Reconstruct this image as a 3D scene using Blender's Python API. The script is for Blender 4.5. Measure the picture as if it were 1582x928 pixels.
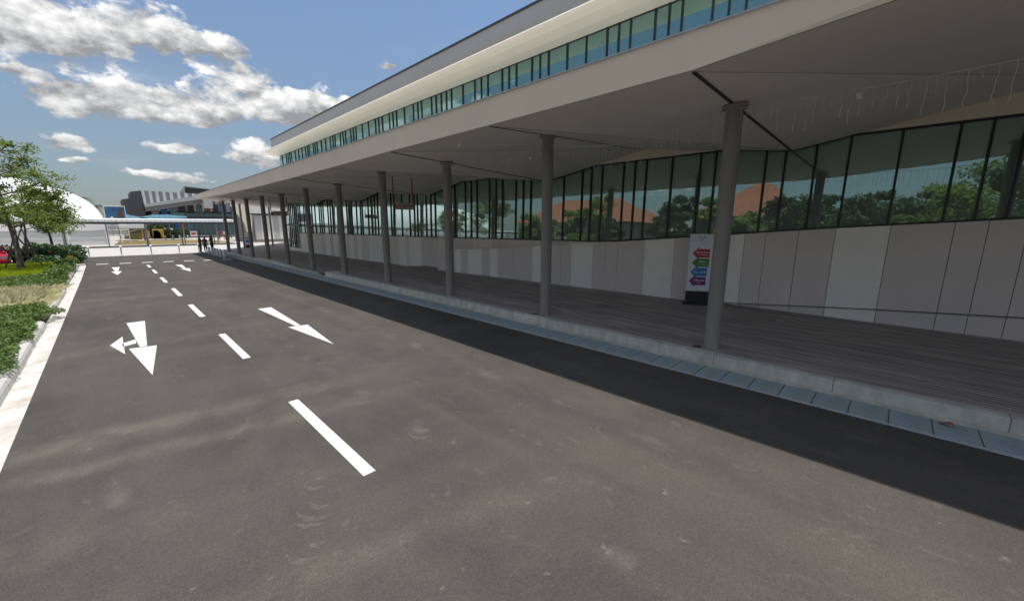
import bpy, bmesh, math, random
from mathutils import Vector, Matrix
import numpy as np
R = math.radians
random.seed(7); rng = np.random.default_rng(7)
for o in list(bpy.data.objects): bpy.data.objects.remove(o)
S = bpy.context.scene; COL = S.collection

# ------------------------------------------------------------ camera
cam = bpy.data.cameras.new('camera'); camo = bpy.data.objects.new('camera', cam); COL.objects.link(camo)
cam.sensor_width = 36; cam.lens = 36*605/1582; cam.clip_end = 4000; cam.clip_start = .05
camo.location = (0, 0, 2.7); camo.rotation_euler = (R(90-10.918), 0, R(-45.59)); S.camera = camo

# ------------------------------------------------------------ sky, clouds, sun
SUN = Vector((.148, -.10, 1)).normalized()
EL = math.asin(SUN.z); AZ = math.atan2(SUN.x, SUN.y)
w = bpy.data.worlds.new('World'); S.world = w; w.use_nodes = True
nt = w.node_tree; N = nt.nodes; L = nt.links; N.clear()
def nd(t, **k):
    n = N.new(t)
    for a, b in k.items(): setattr(n, a, b)
    return n
def mth(op, a, b=None, c=None, clamp=False):
    n = N.new('ShaderNodeMath'); n.operation = op; n.use_clamp = clamp
    for i, v in enumerate((a, b, c)):
        if v is None: continue
        if isinstance(v, (int, float)): n.inputs[i].default_value = v
        else: L.new(v, n.inputs[i])
    return n.outputs[0]
sky = nd('ShaderNodeTexSky', sky_type='NISHITA', sun_disc=False, sun_elevation=EL, sun_rotation=AZ)
sky.air_density = 1.0; sky.dust_density = 1.0; sky.ozone_density = 2.0
tc = nd('ShaderNodeTexCoord'); sp = nd('ShaderNodeSeparateXYZ'); L.new(tc.outputs['Generated'], sp.inputs[0])
az = mth('ARCTAN2', sp.outputs[0], sp.outputs[1]); el = mth('ARCSINE', mth('MINIMUM', mth('MAXIMUM', sp.outputs[2], -1.0), 1.0))
wn = nd('ShaderNodeTexNoise'); wn.inputs['Scale'].default_value = 9; wn.inputs['Detail'].default_value = 5; wn.inputs['Roughness'].default_value = .6
mp = nd('ShaderNodeMapping'); mp.inputs['Scale'].default_value = (1, 1, 1.7); L.new(tc.outputs['Generated'], mp.inputs[0])
L.new(mp.outputs[0], wn.inputs['Vector'])
ws = nd('ShaderNodeSeparateColor'); L.new(wn.outputs['Color'], ws.inputs[0])
azw = mth('ADD', az, mth('MULTIPLY', mth('SUBTRACT', ws.outputs[0], .5), .055))
elw = mth('ADD', el, mth('MULTIPLY', mth('SUBTRACT', ws.outputs[1], .5), .034))
# cloud banks: azimuth, elevation, half width, half height
CL = [(-.55,.22,.28,.11),(-1.15,.2,.3,.11),(-1.75,.22,.32,.12),(-2.35,.2,.3,.11),(-3.0,.25,.3,.12),(-.5,.62,.35,.16),(-1.4,.6,.4,.16),(-2.3,.6,.4,.16),(0.0,.305,.14,.035),(0.06,.205,.15,.040),(.30,.235,.15,.038),(-1.3,1.05,.8,.25),(.6,1.1,.6,.22),(2.4,.9,.7,.3),(-2.6,.9,.6,.25),(-0.05,0.275,0.085,0.045),(0.033,0.288,0.057,0.036),(0.100,0.325,0.052,0.044),(0.173,0.315,0.095,0.034),(-0.013,0.185,0.054,0.025),(0.061,0.212,0.076,0.036),  # includes big unseen banks overhead and behind, added to brighten the shade
 (0.139,0.208,0.098,0.040),(0.232,0.268,0.062,0.043),(0.3,0.228,0.087,0.036),(0.375,0.242,0.073,0.036),(-0.028,0.13,0.036,0.016),(-0.016,0.103,0.017,0.007),
 (0.107,0.138,0.043,0.011),(0.245,0.138,0.058,0.032),(0.098,0.088,0.074,0.012),(0.515,0.335,0.026,0.012),(-0.06,0.227,0.035,0.012),
 (-.35,.25,.16,.05),(-.30,.12,.12,.02),(-.7,.2,.14,.05),(-.62,.4,.2,.06),(-1.1,.14,.2,.03),(-1.2,.3,.17,.06),(-1.5,.2,.12,.04),(-1.75,.35,.2,.07),(-2.0,.16,.16,.035),(-2.4,.25,.2,.05),
 (-1.0,.75,.3,.1),(-1.9,.8,.35,.1),(-.2,.6,.2,.06),(2.6,.3,.3,.08),(1.6,.3,.3,.07),(-3.0,.3,.3,.07)]
dens = None; hgt = None
for a, e, sa, se in CL:
    x = mth('DIVIDE', mth('SUBTRACT', azw, a), sa)
    y = mth('DIVIDE', mth('SUBTRACT', elw, e), se)
    yb = mth('MULTIPLY', mth('MINIMUM', y, 0), 1.45); yt = mth('MAXIMUM', y, 0)
    yy = mth('ADD', yb, yt)
    q = mth('SUBTRACT', 1.0, mth('SQRT', mth('ADD', mth('MULTIPLY', x, x), mth('MULTIPLY', yy, yy))))
    wgt = mth('EXPONENT', mth('MULTIPLY', mth('MAXIMUM', q, -6.0), 5.0)); wy = mth('MULTIPLY', wgt, mth('MINIMUM', mth('MAXIMUM', y, -2.0), 2.0))
    if dens is None: dens, hgt = wgt, wy
    else: dens = mth('ADD', dens, wgt); hgt = mth('ADD', hgt, wy)
hgt = mth('DIVIDE', hgt, mth('ADD', dens, 1e-9)); dens = mth('MULTIPLY', mth('LOGARITHM', mth('ADD', dens, 1e-9), math.e), .2)
dn = nd('ShaderNodeTexNoise'); dn.inputs['Scale'].default_value = 17; dn.inputs['Detail'].default_value = 9; dn.inputs['Roughness'].default_value = .62
L.new(mp.outputs[0], dn.inputs['Vector'])
mp2 = nd('ShaderNodeMapping'); mp2.inputs['Scale'].default_value = (1, 1, 1.7); mp2.inputs['Location'].default_value = (0, 0, .035); L.new(tc.outputs['Generated'], mp2.inputs[0])
dn2 = nd('ShaderNodeTexNoise'); dn2.inputs['Scale'].default_value = 17; dn2.inputs['Detail'].default_value = 5; dn2.inputs['Roughness'].default_value = .55
L.new(mp2.outputs[0], dn2.inputs['Vector'])
wmix = nd('ShaderNodeMix', data_type='RGBA'); wmix.inputs[0].default_value = .06; L.new(mp.outputs[0], wmix.inputs[6]); L.new(dn.outputs['Color'], wmix.inputs[7])
vo = nd('ShaderNodeTexVoronoi', feature='SMOOTH_F1'); vo.inputs['Scale'].default_value = 26; vo.inputs['Smoothness'].default_value = .35; vo.inputs['Detail'].default_value = 2.5; vo.inputs['Roughness'].default_value = .5; L.new(wmix.outputs[2], vo.inputs['Vector'])
puff = mth('SUBTRACT', .42, vo.outputs['Distance'])
D = mth('ADD', mth('ADD', dens, mth('MULTIPLY', mth('SUBTRACT', dn.outputs[0], .5), 1.25)), mth('MULTIPLY', puff, .7))
ar = nd('ShaderNodeMapRange', interpolation_type='SMOOTHSTEP'); L.new(D, ar.inputs[0]); ar.inputs[1].default_value = -.34; ar.inputs[2].default_value = .08
# thin veil of scattered wisps
vn = nd('ShaderNodeTexNoise'); vn.inputs['Scale'].default_value = 3.2; vn.inputs['Detail'].default_value = 7; L.new(mp.outputs[0], vn.inputs['Vector'])
vr = nd('ShaderNodeMapRange'); L.new(vn.outputs[0], vr.inputs[0]); vr.inputs[1].default_value = .5; vr.inputs[2].default_value = .8; vr.inputs[4].default_value = .38
lowv = nd('ShaderNodeMapRange'); L.new(el, lowv.inputs[0]); lowv.inputs[1].default_value = .45; lowv.inputs[2].default_value = .0; lowv.inputs[3].default_value = .15; lowv.inputs[4].default_value = 1
veil = mth('MULTIPLY', vr.outputs[0], lowv.outputs[0])
alpha = mth('MAXIMUM', ar.outputs[0], veil)
# light tops, grey bases, billows from a second noise sampled a little higher
bil = mth('MULTIPLY', mth('SUBTRACT', dn.outputs[0], dn2.outputs[0]), 2.4)
lit = mth('ADD', mth('ADD', mth('MULTIPLY', hgt, .42), .55), bil)
lit = mth('ADD', lit, mth('MULTIPLY', puff, .38))
lit = mth('SUBTRACT', lit, mth('MULTIPLY', mth('MAXIMUM', mth('SUBTRACT', D, .55), 0), .35), None, True)
cr = nd('ShaderNodeValToRGB'); L.new(lit, cr.inputs[0])
cr.color_ramp.elements[0].color = (1.35, 1.39, 1.45, 1); cr.color_ramp.elements[1].color = (4.6, 4.6, 4.55, 1)
e_ = cr.color_ramp.elements.new(.45); e_.color = (2.7, 2.72, 2.75, 1)
# humid tropical air: sky a little greyer towards the horizon
hz = nd('ShaderNodeMapRange'); L.new(el, hz.inputs[0]); hz.inputs[1].default_value = .42; hz.inputs[2].default_value = -.02; hz.inputs[3].default_value = .12; hz.inputs[4].default_value = .78
mxh = nd('ShaderNodeMix', data_type='RGBA'); L.new(hz.outputs[0], mxh.inputs[0]); skd = nd('ShaderNodeMix', data_type='RGBA', blend_type='MULTIPLY'); skd.inputs[0].default_value = 1; L.new(sky.outputs[0], skd.inputs[6]); skd.inputs[7].default_value = (.57, .60, .615, 1); L.new(skd.outputs[2], mxh.inputs[6]); mxh.inputs[7].default_value = (.78, .885, .98, 1)
mxc = nd('ShaderNodeMix', data_type='RGBA'); L.new(alpha, mxc.inputs[0]); L.new(mxh.outputs[2], mxc.inputs[6]); L.new(cr.outputs[0], mxc.inputs[7])
bg = nd('ShaderNodeBackground'); bg.inputs[1].default_value = .14; L.new(mxc.outputs[2], bg.inputs[0])
wo = nd('ShaderNodeOutputWorld'); L.new(bg.outputs[0], wo.inputs[0])
sl = bpy.data.lights.new('sun', 'SUN'); sl.energy = 2.45; sl.angle = R(.55); sl.color = (1, .955, .89)
so = bpy.data.objects.new('sun', sl); COL.objects.link(so); so.rotation_euler = SUN.to_track_quat('Z', 'Y').to_euler(); so.location = (0, 0, 60)
S.view_settings.view_transform = 'Standard'; S.view_settings.look = 'None'; S.view_settings.gamma = 1; S.view_settings.use_curve_mapping = False
S.view_settings.exposure = 0.82
try:
    S.cycles.max_bounces = 8; S.cycles.diffuse_bounces = 5; S.cycles.glossy_bounces = 4
except Exception: pass

# ------------------------------------------------------------ materials
def mat(name, col, rough=.7, var=.12, scale=3.0, bump=0, metal=0, col2=None, spec=.5, stretch=(1, 1, 1), fine=0, coords='Object'):
    m = bpy.data.materials.new(name); m.use_nodes = True
    t = m.node_tree; n = t.nodes; l = t.links; b = n['Principled BSDF']
    b.inputs['Roughness'].default_value = rough; b.inputs['Metallic'].default_value = metal
    b.inputs['Specular IOR Level'].default_value = spec
    c = n.new('ShaderNodeTexCoord'); mpn = n.new('ShaderNodeMapping'); mpn.inputs['Scale'].default_value = stretch; l.new(c.outputs[coords], mpn.inputs[0])
    no = n.new('ShaderNodeTexNoise'); no.inputs['Scale'].default_value = scale; no.inputs['Detail'].default_value = 8; no.inputs['Roughness'].default_value = .62
    l.new(mpn.outputs[0], no.inputs['Vector'])
    r = n.new('ShaderNodeMapRange'); l.new(no.outputs[0], r.inputs[0]); r.inputs[1].default_value = .3; r.inputs[2].default_value = .7 if name != 'gutter_white' else .5
    mx = n.new('ShaderNodeMix'); mx.data_type = 'RGBA'; l.new(r.outputs[0], mx.inputs[0])
    a = col; c2 = col2 or tuple(min(1, x*(1+var)) for x in col)
    a = a if col2 else tuple(x*(1-var) for x in col)
    mx.inputs[6].default_value = (*a, 1); mx.inputs[7].default_value = (*c2, 1)
    out = mx.outputs[2]
    if fine:
        nf = n.new('ShaderNodeTexNoise'); nf.inputs['Scale'].default_value = 120; nf.inputs['Detail'].default_value = 3; l.new(c.outputs[coords], nf.inputs['Vector'])
        rf = n.new('ShaderNodeMapRange'); l.new(nf.outputs[0], rf.inputs[0]); rf.inputs[1].default_value = .3; rf.inputs[2].default_value = .7; rf.inputs[3].default_value = 1-fine; rf.inputs[4].default_value = 1+fine
        vm = n.new('ShaderNodeVectorMath'); vm.operation = 'SCALE'; l.new(out, vm.inputs[0]); l.new(rf.outputs[0], vm.inputs['Scale']); out = vm.outputs[0]
    l.new(out, b.inputs['Base Color'])
    if bump:
        bp = n.new('ShaderNodeBump'); bp.inputs['Strength'].default_value = bump; bp.inputs['Distance'].default_value = .02; l.new(no.outputs[0], bp.inputs['Height']); l.new(bp.outputs[0], b.inputs['Normal'])
    return m
def leafmat(name, ca, cb, trans=.3):
    m = bpy.data.materials.new(name); m.use_nodes = True
    t = m.node_tree; n = t.nodes; l = t.links; b = n['Principled BSDF']; b.inputs['Roughness'].default_value = .55
    g = n.new('ShaderNodeNewGeometry'); mx = n.new('ShaderNodeMix'); mx.data_type = 'RGBA'; l.new(g.outputs['Random Per Island'], mx.inputs[0])
    mx.inputs[6].default_value = (*ca, 1); mx.inputs[7].default_value = (*cb, 1); l.new(mx.outputs[2], b.inputs['Base Color'])
    tr = n.new('ShaderNodeBsdfTranslucent'); l.new(mx.outputs[2], tr.inputs[0]); ms = n.new('ShaderNodeMixShader'); ms.inputs[0].default_value = trans
    l.new(b.outputs[0], ms.inputs[1]); l.new(tr.outputs[0], ms.inputs[2]); l.new(ms.outputs[0], n['Material Output'].inputs[0])
    return m
def glassmat(name, tint, body, fac=.62, wav=.0):
    m = bpy.data.materials.new(name); m.use_nodes = True
    t = m.node_tree; n = t.nodes; l = t.links; b = n['Principled BSDF']
    b.inputs['Base Color'].default_value = (*body, 1); b.inputs['Roughness'].default_value = .4
    g = n.new('ShaderNodeBsdfGlossy'); g.inputs['Roughness'].default_value = .012; g.inputs[0].default_value = (*tint, 1)
    lw = n.new('ShaderNodeFresnel'); lw.inputs[0].default_value = 1.6
    mr = n.new('ShaderNodeMapRange'); l.new(lw.outputs[0], mr.inputs[0]); mr.inputs[1].default_value = .05; mr.inputs[2].default_value = .5; mr.inputs[3].default_value = fac; mr.inputs[4].default_value = .95
    no = n.new('ShaderNodeTexNoise'); no.inputs['Scale'].default_value = .9; tcn = n.new('ShaderNodeTexCoord'); l.new(tcn.outputs['Object'], no.inputs['Vector'])
    bp = n.new('ShaderNodeBump'); bp.inputs['Strength'].default_value = .05; bp.inputs['Distance'].default_value = .03; l.new(no.outputs[0], bp.inputs['Height']); l.new(bp.outputs[0], g.inputs['Normal'])
    ms = n.new('ShaderNodeMixShader'); l.new(mr.outputs[0], ms.inputs[0]); l.new(b.outputs[0], ms.inputs[1]); l.new(g.outputs[0], ms.inputs[2]); l.new(ms.outputs[0], n['Material Output'].inputs[0])
    return m

def asphalt():
    m = bpy.data.materials.new('asphalt'); m.use_nodes = True
    t = m.node_tree; n = t.nodes; l = t.links; b = n['Principled BSDF']; b.inputs['Roughness'].default_value = .85; b.inputs['Specular IOR Level'].default_value = .3
    c = n.new('ShaderNodeTexCoord')
    def noise(sc, stretch=(1,1,1), det=6, rot=0, lo=.3, hi=.7, ro=.6, dist=0):
        mpn = n.new('ShaderNodeMapping'); mpn.inputs['Scale'].default_value = stretch; mpn.inputs['Rotation'].default_value = (0,0,rot); l.new(c.outputs['Object'], mpn.inputs[0])
        no = n.new('ShaderNodeTexNoise'); no.inputs['Scale'].default_value = sc; no.inputs['Detail'].default_value = det; no.inputs['Roughness'].default_value = ro; no.inputs['Distortion'].default_value = dist
        l.new(mpn.outputs[0], no.inputs['Vector']); r = n.new('ShaderNodeMapRange'); l.new(no.outputs[0], r.inputs[0]); r.inputs[1].default_value = lo; r.inputs[2].default_value = hi
        return r.outputs[0], no.outputs[0]
    def mix(f, a, bb, k=1.0):
        mu = n.new('ShaderNodeMath'); mu.operation = 'MULTIPLY'; mu.inputs[1].default_value = k; l.new(f, mu.inputs[0])
        x = n.new('ShaderNodeMix'); x.data_type = 'RGBA'; l.new(mu.outputs[0], x.inputs[0])
        if isinstance(a, tuple): x.inputs[6].default_value = (*a, 1)
        else: l.new(a, x.inputs[6])
        x.inputs[7].default_value = (*bb, 1); return x.outputs[2]
    big, _ = noise(.35, det=5); o = mix(big, (.054,.049,.043), (.080,.072,.063))
    tr, _ = noise(.8, (1.1,.22,1), 6, R(62), .46, .74, .55, .6); o = mix(tr, o, (.110,.098,.082), .5)      # dusty turning tracks
    tr2, _ = noise(1.2, (.9,.12,1), 6, R(4), .5, .8); o = mix(tr2, o, (.105,.095,.083), .35)      # tracks along the lane
    dk, _ = noise(.5, (1.2,.4,1), 6, R(48), .5, .75); o = mix(dk, o, (.042,.040,.040), .5)
    st, _ = noise(2.2, (1,.7,1), 8, R(20), .58, .76, .72, 1.6); o = mix(st, o, (.17,.155,.135), .6)
    md, _ = noise(.9, (1,1,1), 8, R(70), .45, .68, .7, .4); o = mix(md, o, (.105,.092,.074), .45)           # pale scuffs
    bl, _ = noise(4.5, det=5, lo=.66, hi=.75, ro=.6); o = mix(bl, o, (.25,.24,.22), .45)
    sx = n.new('ShaderNodeSeparateXYZ'); l.new(c.outputs['Object'], sx.inputs[0])
    def M_(op, a, b_):
        q = n.new('ShaderNodeMath'); q.operation = op
        for i, v in enumerate((a, b_)):
            if isinstance(v, (int, float)): q.inputs[i].default_value = v
            else: l.new(v, q.inputs[i])
        return q.outputs[0]
    wob, _ = noise(.7, det=4, lo=0, hi=1); brk, _ = noise(2.2, det=6, lo=.3, hi=.62)
    for slope, c0_, wd_, k_ in ((.13, 7.0, .34, .5), (.18, 6.15, .26, .42), (.24, 3.1, .24, .36), (.05, 20.5, .5, .35), (.02, 24.6, .5, .3), (-.1, 12.2, .4, .25), (.3, 4.6, .3, .2)):
        d = M_('ABSOLUTE', M_('SUBTRACT', M_('ADD', M_('ADD', sx.outputs[1], M_('MULTIPLY', sx.outputs[0], slope)), M_('MULTIPLY', wob, .5)), c0_+.25), 0)
        m_ = n.new('ShaderNodeMapRange'); m_.interpolation_type = 'SMOOTHSTEP'; l.new(d, m_.inputs[0]); m_.inputs[1].default_value = wd_*1.3; m_.inputs[2].default_value = 0
        fx = n.new('ShaderNodeMapRange'); l.new(sx.outputs[0], fx.inputs[0]); fx.inputs[1].default_value = 4.2; fx.inputs[2].default_value = .5
        o = mix(M_('MULTIPLY', M_('MULTIPLY', m_.outputs[0], brk), fx.outputs[0]), o, (.165,.148,.118), k_)
    for xx, wd_ in ((-.28, .14), (2.6, .25), (4.6, .25)):
        d = M_('ABSOLUTE', M_('SUBTRACT', sx.outputs[0], xx), 0); m_ = n.new('ShaderNodeMapRange'); m_.interpolation_type = 'SMOOTHSTEP'; l.new(d, m_.inputs[0]); m_.inputs[1].default_value = wd_; m_.inputs[2].default_value = 0
        pb, _ = noise(1.6, (1,.8,1), 6, 0, .52, .68); o = mix(M_('MULTIPLY', m_.outputs[0], pb), o, (.17,.16,.14), .38)
    fi, fr = noise(95, det=4, ro=.75)
    rr = n.new('ShaderNodeMapRange'); l.new(fi, rr.inputs[0]); rr.inputs[3].default_value = .5; rr.inputs[4].default_value = 1.55
    f2, _ = noise(28, det=5, ro=.75); r2 = n.new('ShaderNodeMapRange'); l.new(f2, r2.inputs[0]); r2.inputs[3].default_value = .8; r2.inputs[4].default_value = 1.22
    mm = n.new('ShaderNodeMath'); mm.operation = 'MULTIPLY'; l.new(rr.outputs[0], mm.inputs[0]); l.new(r2.outputs[0], mm.inputs[1])
    vm = n.new('ShaderNodeVectorMath'); vm.operation = 'SCALE'; l.new(o, vm.inputs[0]); l.new(mm.outputs[0], vm.inputs['Scale']); l.new(vm.outputs[0], b.inputs['Base Color'])
    bp = n.new('ShaderNodeBump'); bp.inputs['Strength'].default_value = .35; bp.inputs['Distance'].default_value = .006; l.new(fr, bp.inputs['Height']); l.new(bp.outputs[0], b.inputs['Normal'])
    return m
def bricky(name, c1, c2, cm, bw, bh, mortar, rot=0, rough=.6, var=.25, offset=.5, bump=.3, noise_s=2.0, coords='Object', nst=(1,1,1)):
    m = bpy.data.materials.new(name); m.use_nodes = True
    t = m.node_tree; n = t.nodes; l = t.links; b = n['Principled BSDF']; b.inputs['Roughness'].default_value = rough
    c = n.new('ShaderNodeTexCoord'); mpn = n.new('ShaderNodeMapping'); mpn.inputs['Rotation'].default_value = (0, 0, rot); mpn.inputs['Location'].default_value = (bw*.5 if bw > 40 else 0, 0, 0); l.new(c.outputs[coords], mpn.inputs[0])
    br = n.new('ShaderNodeTexBrick'); br.offset = offset; br.inputs['Scale'].default_value = 1; br.inputs['Brick Width'].default_value = bw; br.inputs['Row Height'].default_value = bh
    br.inputs['Mortar Size'].default_value = mortar; br.inputs['Color1'].default_value = (*c1, 1); br.inputs['Color2'].default_value = (*c2, 1); br.inputs['Mortar'].default_value = (*cm, 1)
    l.new(mpn.outputs[0], br.inputs['Vector'])
    no = n.new('ShaderNodeTexNoise'); no.inputs['Scale'].default_value = noise_s; no.inputs['Detail'].default_value = 7; mq = n.new('ShaderNodeMapping'); mq.inputs['Scale'].default_value = nst; l.new(c.outputs[coords], mq.inputs[0]); l.new(mq.outputs[0], no.inputs['Vector'])
    r = n.new('ShaderNodeMapRange'); l.new(no.outputs[0], r.inputs[0]); r.inputs[1].default_value = .3; r.inputs[2].default_value = .7; r.inputs[3].default_value = 1-var; r.inputs[4].default_value = 1+var
    vm = n.new('ShaderNodeVectorMath'); vm.operation = 'SCALE'; l.new(br.outputs[0], vm.inputs[0]); l.new(r.outputs[0], vm.inputs['Scale']); l.new(vm.outputs[0], b.inputs['Base Color'])
    bp = n.new('ShaderNodeBump'); bp.inputs['Strength'].default_value = bump; bp.inputs['Distance'].default_value = .01; bp.invert = True; l.new(br.outputs['Fac'], bp.inputs['Height']); l.new(bp.outputs[0], b.inputs['Normal'])
    return m

M = dict(
 asphalt=asphalt(),
 paint=mat('road_paint', (.60,.59,.57), .6, .07, 14, col2=(.78,.78,.77), fine=.10),
 kerb=mat('kerb_white', (.50,.49,.45), .8, .2, 3, bump=.12, col2=(.62,.61,.58), fine=.08),
 gutter=mat('gutter_white', (.46,.38,.29), .85, .1, 2.2, col2=(.60,.585,.56), fine=.10, stretch=(1,.7,1)),
 concrete=mat('kerb_concrete', (.33,.34,.30), .85, .1, 3.5, bump=.2, col2=(.60,.60,.53), stretch=(1,1,.5), fine=.10),
 drain=bricky('drain_cover', (.34,.42,.46), (.38,.46,.50), (.17,.21,.24), 9, .07, .012, R(90), .6, .2, 0, .8),
 drain_edge=mat('drain_edge', (.42,.45,.48), .7, .15, 5),
 deck=bricky('paver_strips', (.33,.29,.275), (.42,.375,.355), (.12,.11,.11), 90, .115, .018, R(90), .65, .36, .0, .6, 2.2, 'Object', (5.0,.45,1)),
 pave=bricky('pale_paving', (.54,.52,.49), (.47,.45,.42), (.45,.42,.4), .6, .6, .012, 0, .8, .12, .5, .1),
 walkshade=mat('walkway_shade', (.13,.13,.12), .8, .1, 2),
 path=mat('pale_path', (.48,.43,.38), .9, .12, 1.2, fine=.06),
 tile=mat('ground_dirt', (.10,.095,.08), .9, .2, .4),
 ceil=mat('soffit_paint', (.90,.84,.74), .5, .05, .9),
 fascia=mat('fascia_paint', (.84,.70,.55), .55, .05, .5),
 seam=mat('soffit_joint', (.06,.055,.05), .8),
 column=mat('column_paint', (.26,.24,.215), .5, .05, 2),
 white=mat('panel_white', (.84,.825,.76), .6, .04, 1.5, fine=.02),
 mauve=mat('panel_grey', (.66,.605,.57), .6, .04, 1.5, fine=.02),
 beige=mat('panel_beige', (.73,.68,.61), .6, .04, 1.5, fine=.02),
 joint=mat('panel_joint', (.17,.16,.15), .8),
 eave=mat('eave_cream', (.84,.76,.60), .5, .03, 1.0),
 parapet=mat('parapet_grey', (.42,.41,.41), .55, .04, .7),
 coping=mat('coping_dark', (.05,.052,.055), .5),
 frame=mat('mullion_dark', (.018,.022,.024), .4),
 glass=glassmat('facade_glass', (.56,.74,.68), (.17,.235,.21), .44),
 glass2=glassmat('clerestory_glass', (.40,.60,.58), (.05,.14,.13), .46),
 shopglass=glassmat('shop_glass', (.5,.7,.7), (.05,.09,.09), .35),
 black=mat('black_plastic', (.015,.015,.017), .45),
 totem=mat('sign_white', (.70,.72,.76), .45, .03),
 red=mat('arrow_red', (.42,.03,.05), .5), green=mat('arrow_green', (.06,.24,.06), .5), blue=mat('arrow_blue', (.03,.22,.50), .5), purple=mat('arrow_purple', (.20,.03,.22), .5),
 navy=mat('text_dark', (.04,.05,.09), .5), textwhite=mat('text_white', (.85,.85,.85), .5),
 signbeige=mat('sign_pink_beige', (.66,.54,.49), .5), signred=mat('sign_red', (.40,.10,.11), .5), rodred=mat('rod_red', (.30,.03,.05), .45), textred=mat('text_red', (.20,.04,.04), .5),
 string=mat('string_wire', (.62,.62,.60), .5),
 bollard=mat('bollard_grey', (.62,.63,.66), .5, .05), steel=mat('steel_post', (.30,.31,.31), .4, .05, metal=.3), globe=mat('globe_white', (.85,.85,.84), .4, .02),
 tent=mat('tent_white', (.86,.86,.86), .6, .02, .3), tentwall=bricky('tent_wall', (.72,.73,.72), (.80,.81,.80), (.6,.62,.62), 30, .42, .03, 0, .7, .06, 0, 0, .5, 'UV'),
 walk=mat('walkway_sheet', (.80,.80,.80), .5, .05, 1), walkdark=mat('walkway_beam', (.07,.07,.075), .5), post=mat('walkway_post', (.20,.20,.20), .5),
 darkwall=mat('far_dark_wall', (.055,.055,.058), .6, .1, .3, stretch=(4,4,.3)), greywall=mat('far_grey_wall', (.20,.195,.195), .6, .05, .3), lightwall=mat('far_light_panel', (.55,.55,.55), .6, .05, .3),
 beam=mat('far_beam_grey', (.40,.41,.40), .6, .05, .3), shopdark=mat('shop_interior', (.03,.028,.03), .7, .3, .8), bluecanopy=mat('blue_canopy', (.06,.17,.22), .6, .1, .5), shopblue=mat('shop_blue', (.02,.08,.25), .5), brownpanel=mat('shop_brown', (.14,.07,.05), .6),
 yellow=mat('yellow_sheet', (.42,.26,.03), .6, .08, .6), olive=mat('olive_sheet', (.12,.11,.03), .7, .1, .6),
 lawn=mat('lawn_dry', (.17,.125,.035), .95, .2, .8, col2=(.25,.19,.07), fine=.15),
 soil=mat('bed_soil', (.06,.045,.03), .95, .2, 3),
 bark=mat('bark', (.15,.12,.095), .9, .3, 9, bump=.8, stretch=(1,1,.3)), barkdark=mat('bark_dark', (.035,.028,.026), .9, .3, 9), stake=mat('wood_stake', (.17,.135,.10), .85, .25, 6),
 leafA=leafmat('leaf_mid', (.09,.17,.025), (.30,.36,.08), .45), leafB=leafmat('leaf_dark', (.045,.10,.016), (.15,.23,.035), .25), leafC=leafmat('leaf_lime', (.46,.58,.02), (.68,.74,.06), .5),
 leafD=leafmat('leaf_pale', (.66,.62,.36), (.88,.84,.62), .5), leafE=leafmat('leaf_bush', (.025,.075,.028), (.12,.22,.07), .25), leafF=leafmat('leaf_far', (.035,.07,.022), (.10,.15,.05), .3), flower=mat('flower_orange', (.75,.26,.02), .6), flowerw=mat('flower_white', (.8,.8,.75), .6),
 carred=mat('car_paint_red', (.42,.008,.022), .25, .02, 1), carwhite=mat('car_paint_white', (.75,.75,.75), .3, .02), carsilver=mat('car_paint_silver', (.35,.36,.38), .3, .02, metal=.5), carglass=glassmat('car_glass', (.6,.7,.7), (.02,.03,.03), .2), tyre=mat('tyre', (.02,.02,.02), .8), rim=mat('rim', (.45,.45,.46), .35, metal=.7), lamp=mat('lamp_lens', (.10,.11,.13), .15), chrome=mat('chrome', (.5,.5,.5), .2, metal=1),
 roof=bricky('roof_tiles_orange', (.42,.14,.07), (.34,.11,.06), (.2,.06,.04), .4, .3, .02, 0, .8, .15, .5, .3), housewall=mat('house_wall', (.30,.29,.22), .8, .1, .5), housedark=mat('house_opening', (.04,.04,.04), .6),
 skin=mat('skin', (.30,.17,.11), .6), hair=mat('hair_black', (.012,.01,.01), .6), clolive=mat('cloth_olive', (.055,.052,.035), .9), cldark=mat('cloth_black', (.014,.015,.022), .9), clnavy=mat('cloth_navy', (.035,.035,.08), .9), clred=mat('cloth_red', (.42,.04,.05), .9), clwhite=mat('cloth_white', (.75,.73,.75), .9), clblue=mat('cloth_blue', (.03,.16,.26), .9), clbrown=mat('cloth_brown', (.20,.10,.06), .9), shoe=mat('shoe', (.03,.03,.03), .6),
 poster=mat('poster_blue', (.02,.07,.22), .5, .5, 1.6, col2=(.06,.22,.36)), leafdry=mat('dry_leaf', (.30,.13,.05), .8, .3, 20), box=mat('floor_box', (.17,.19,.19), .6),
 cable=mat('cable', (.03,.03,.03), .6), tag=mat('board_red', (.45,.06,.05), .6))

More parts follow.
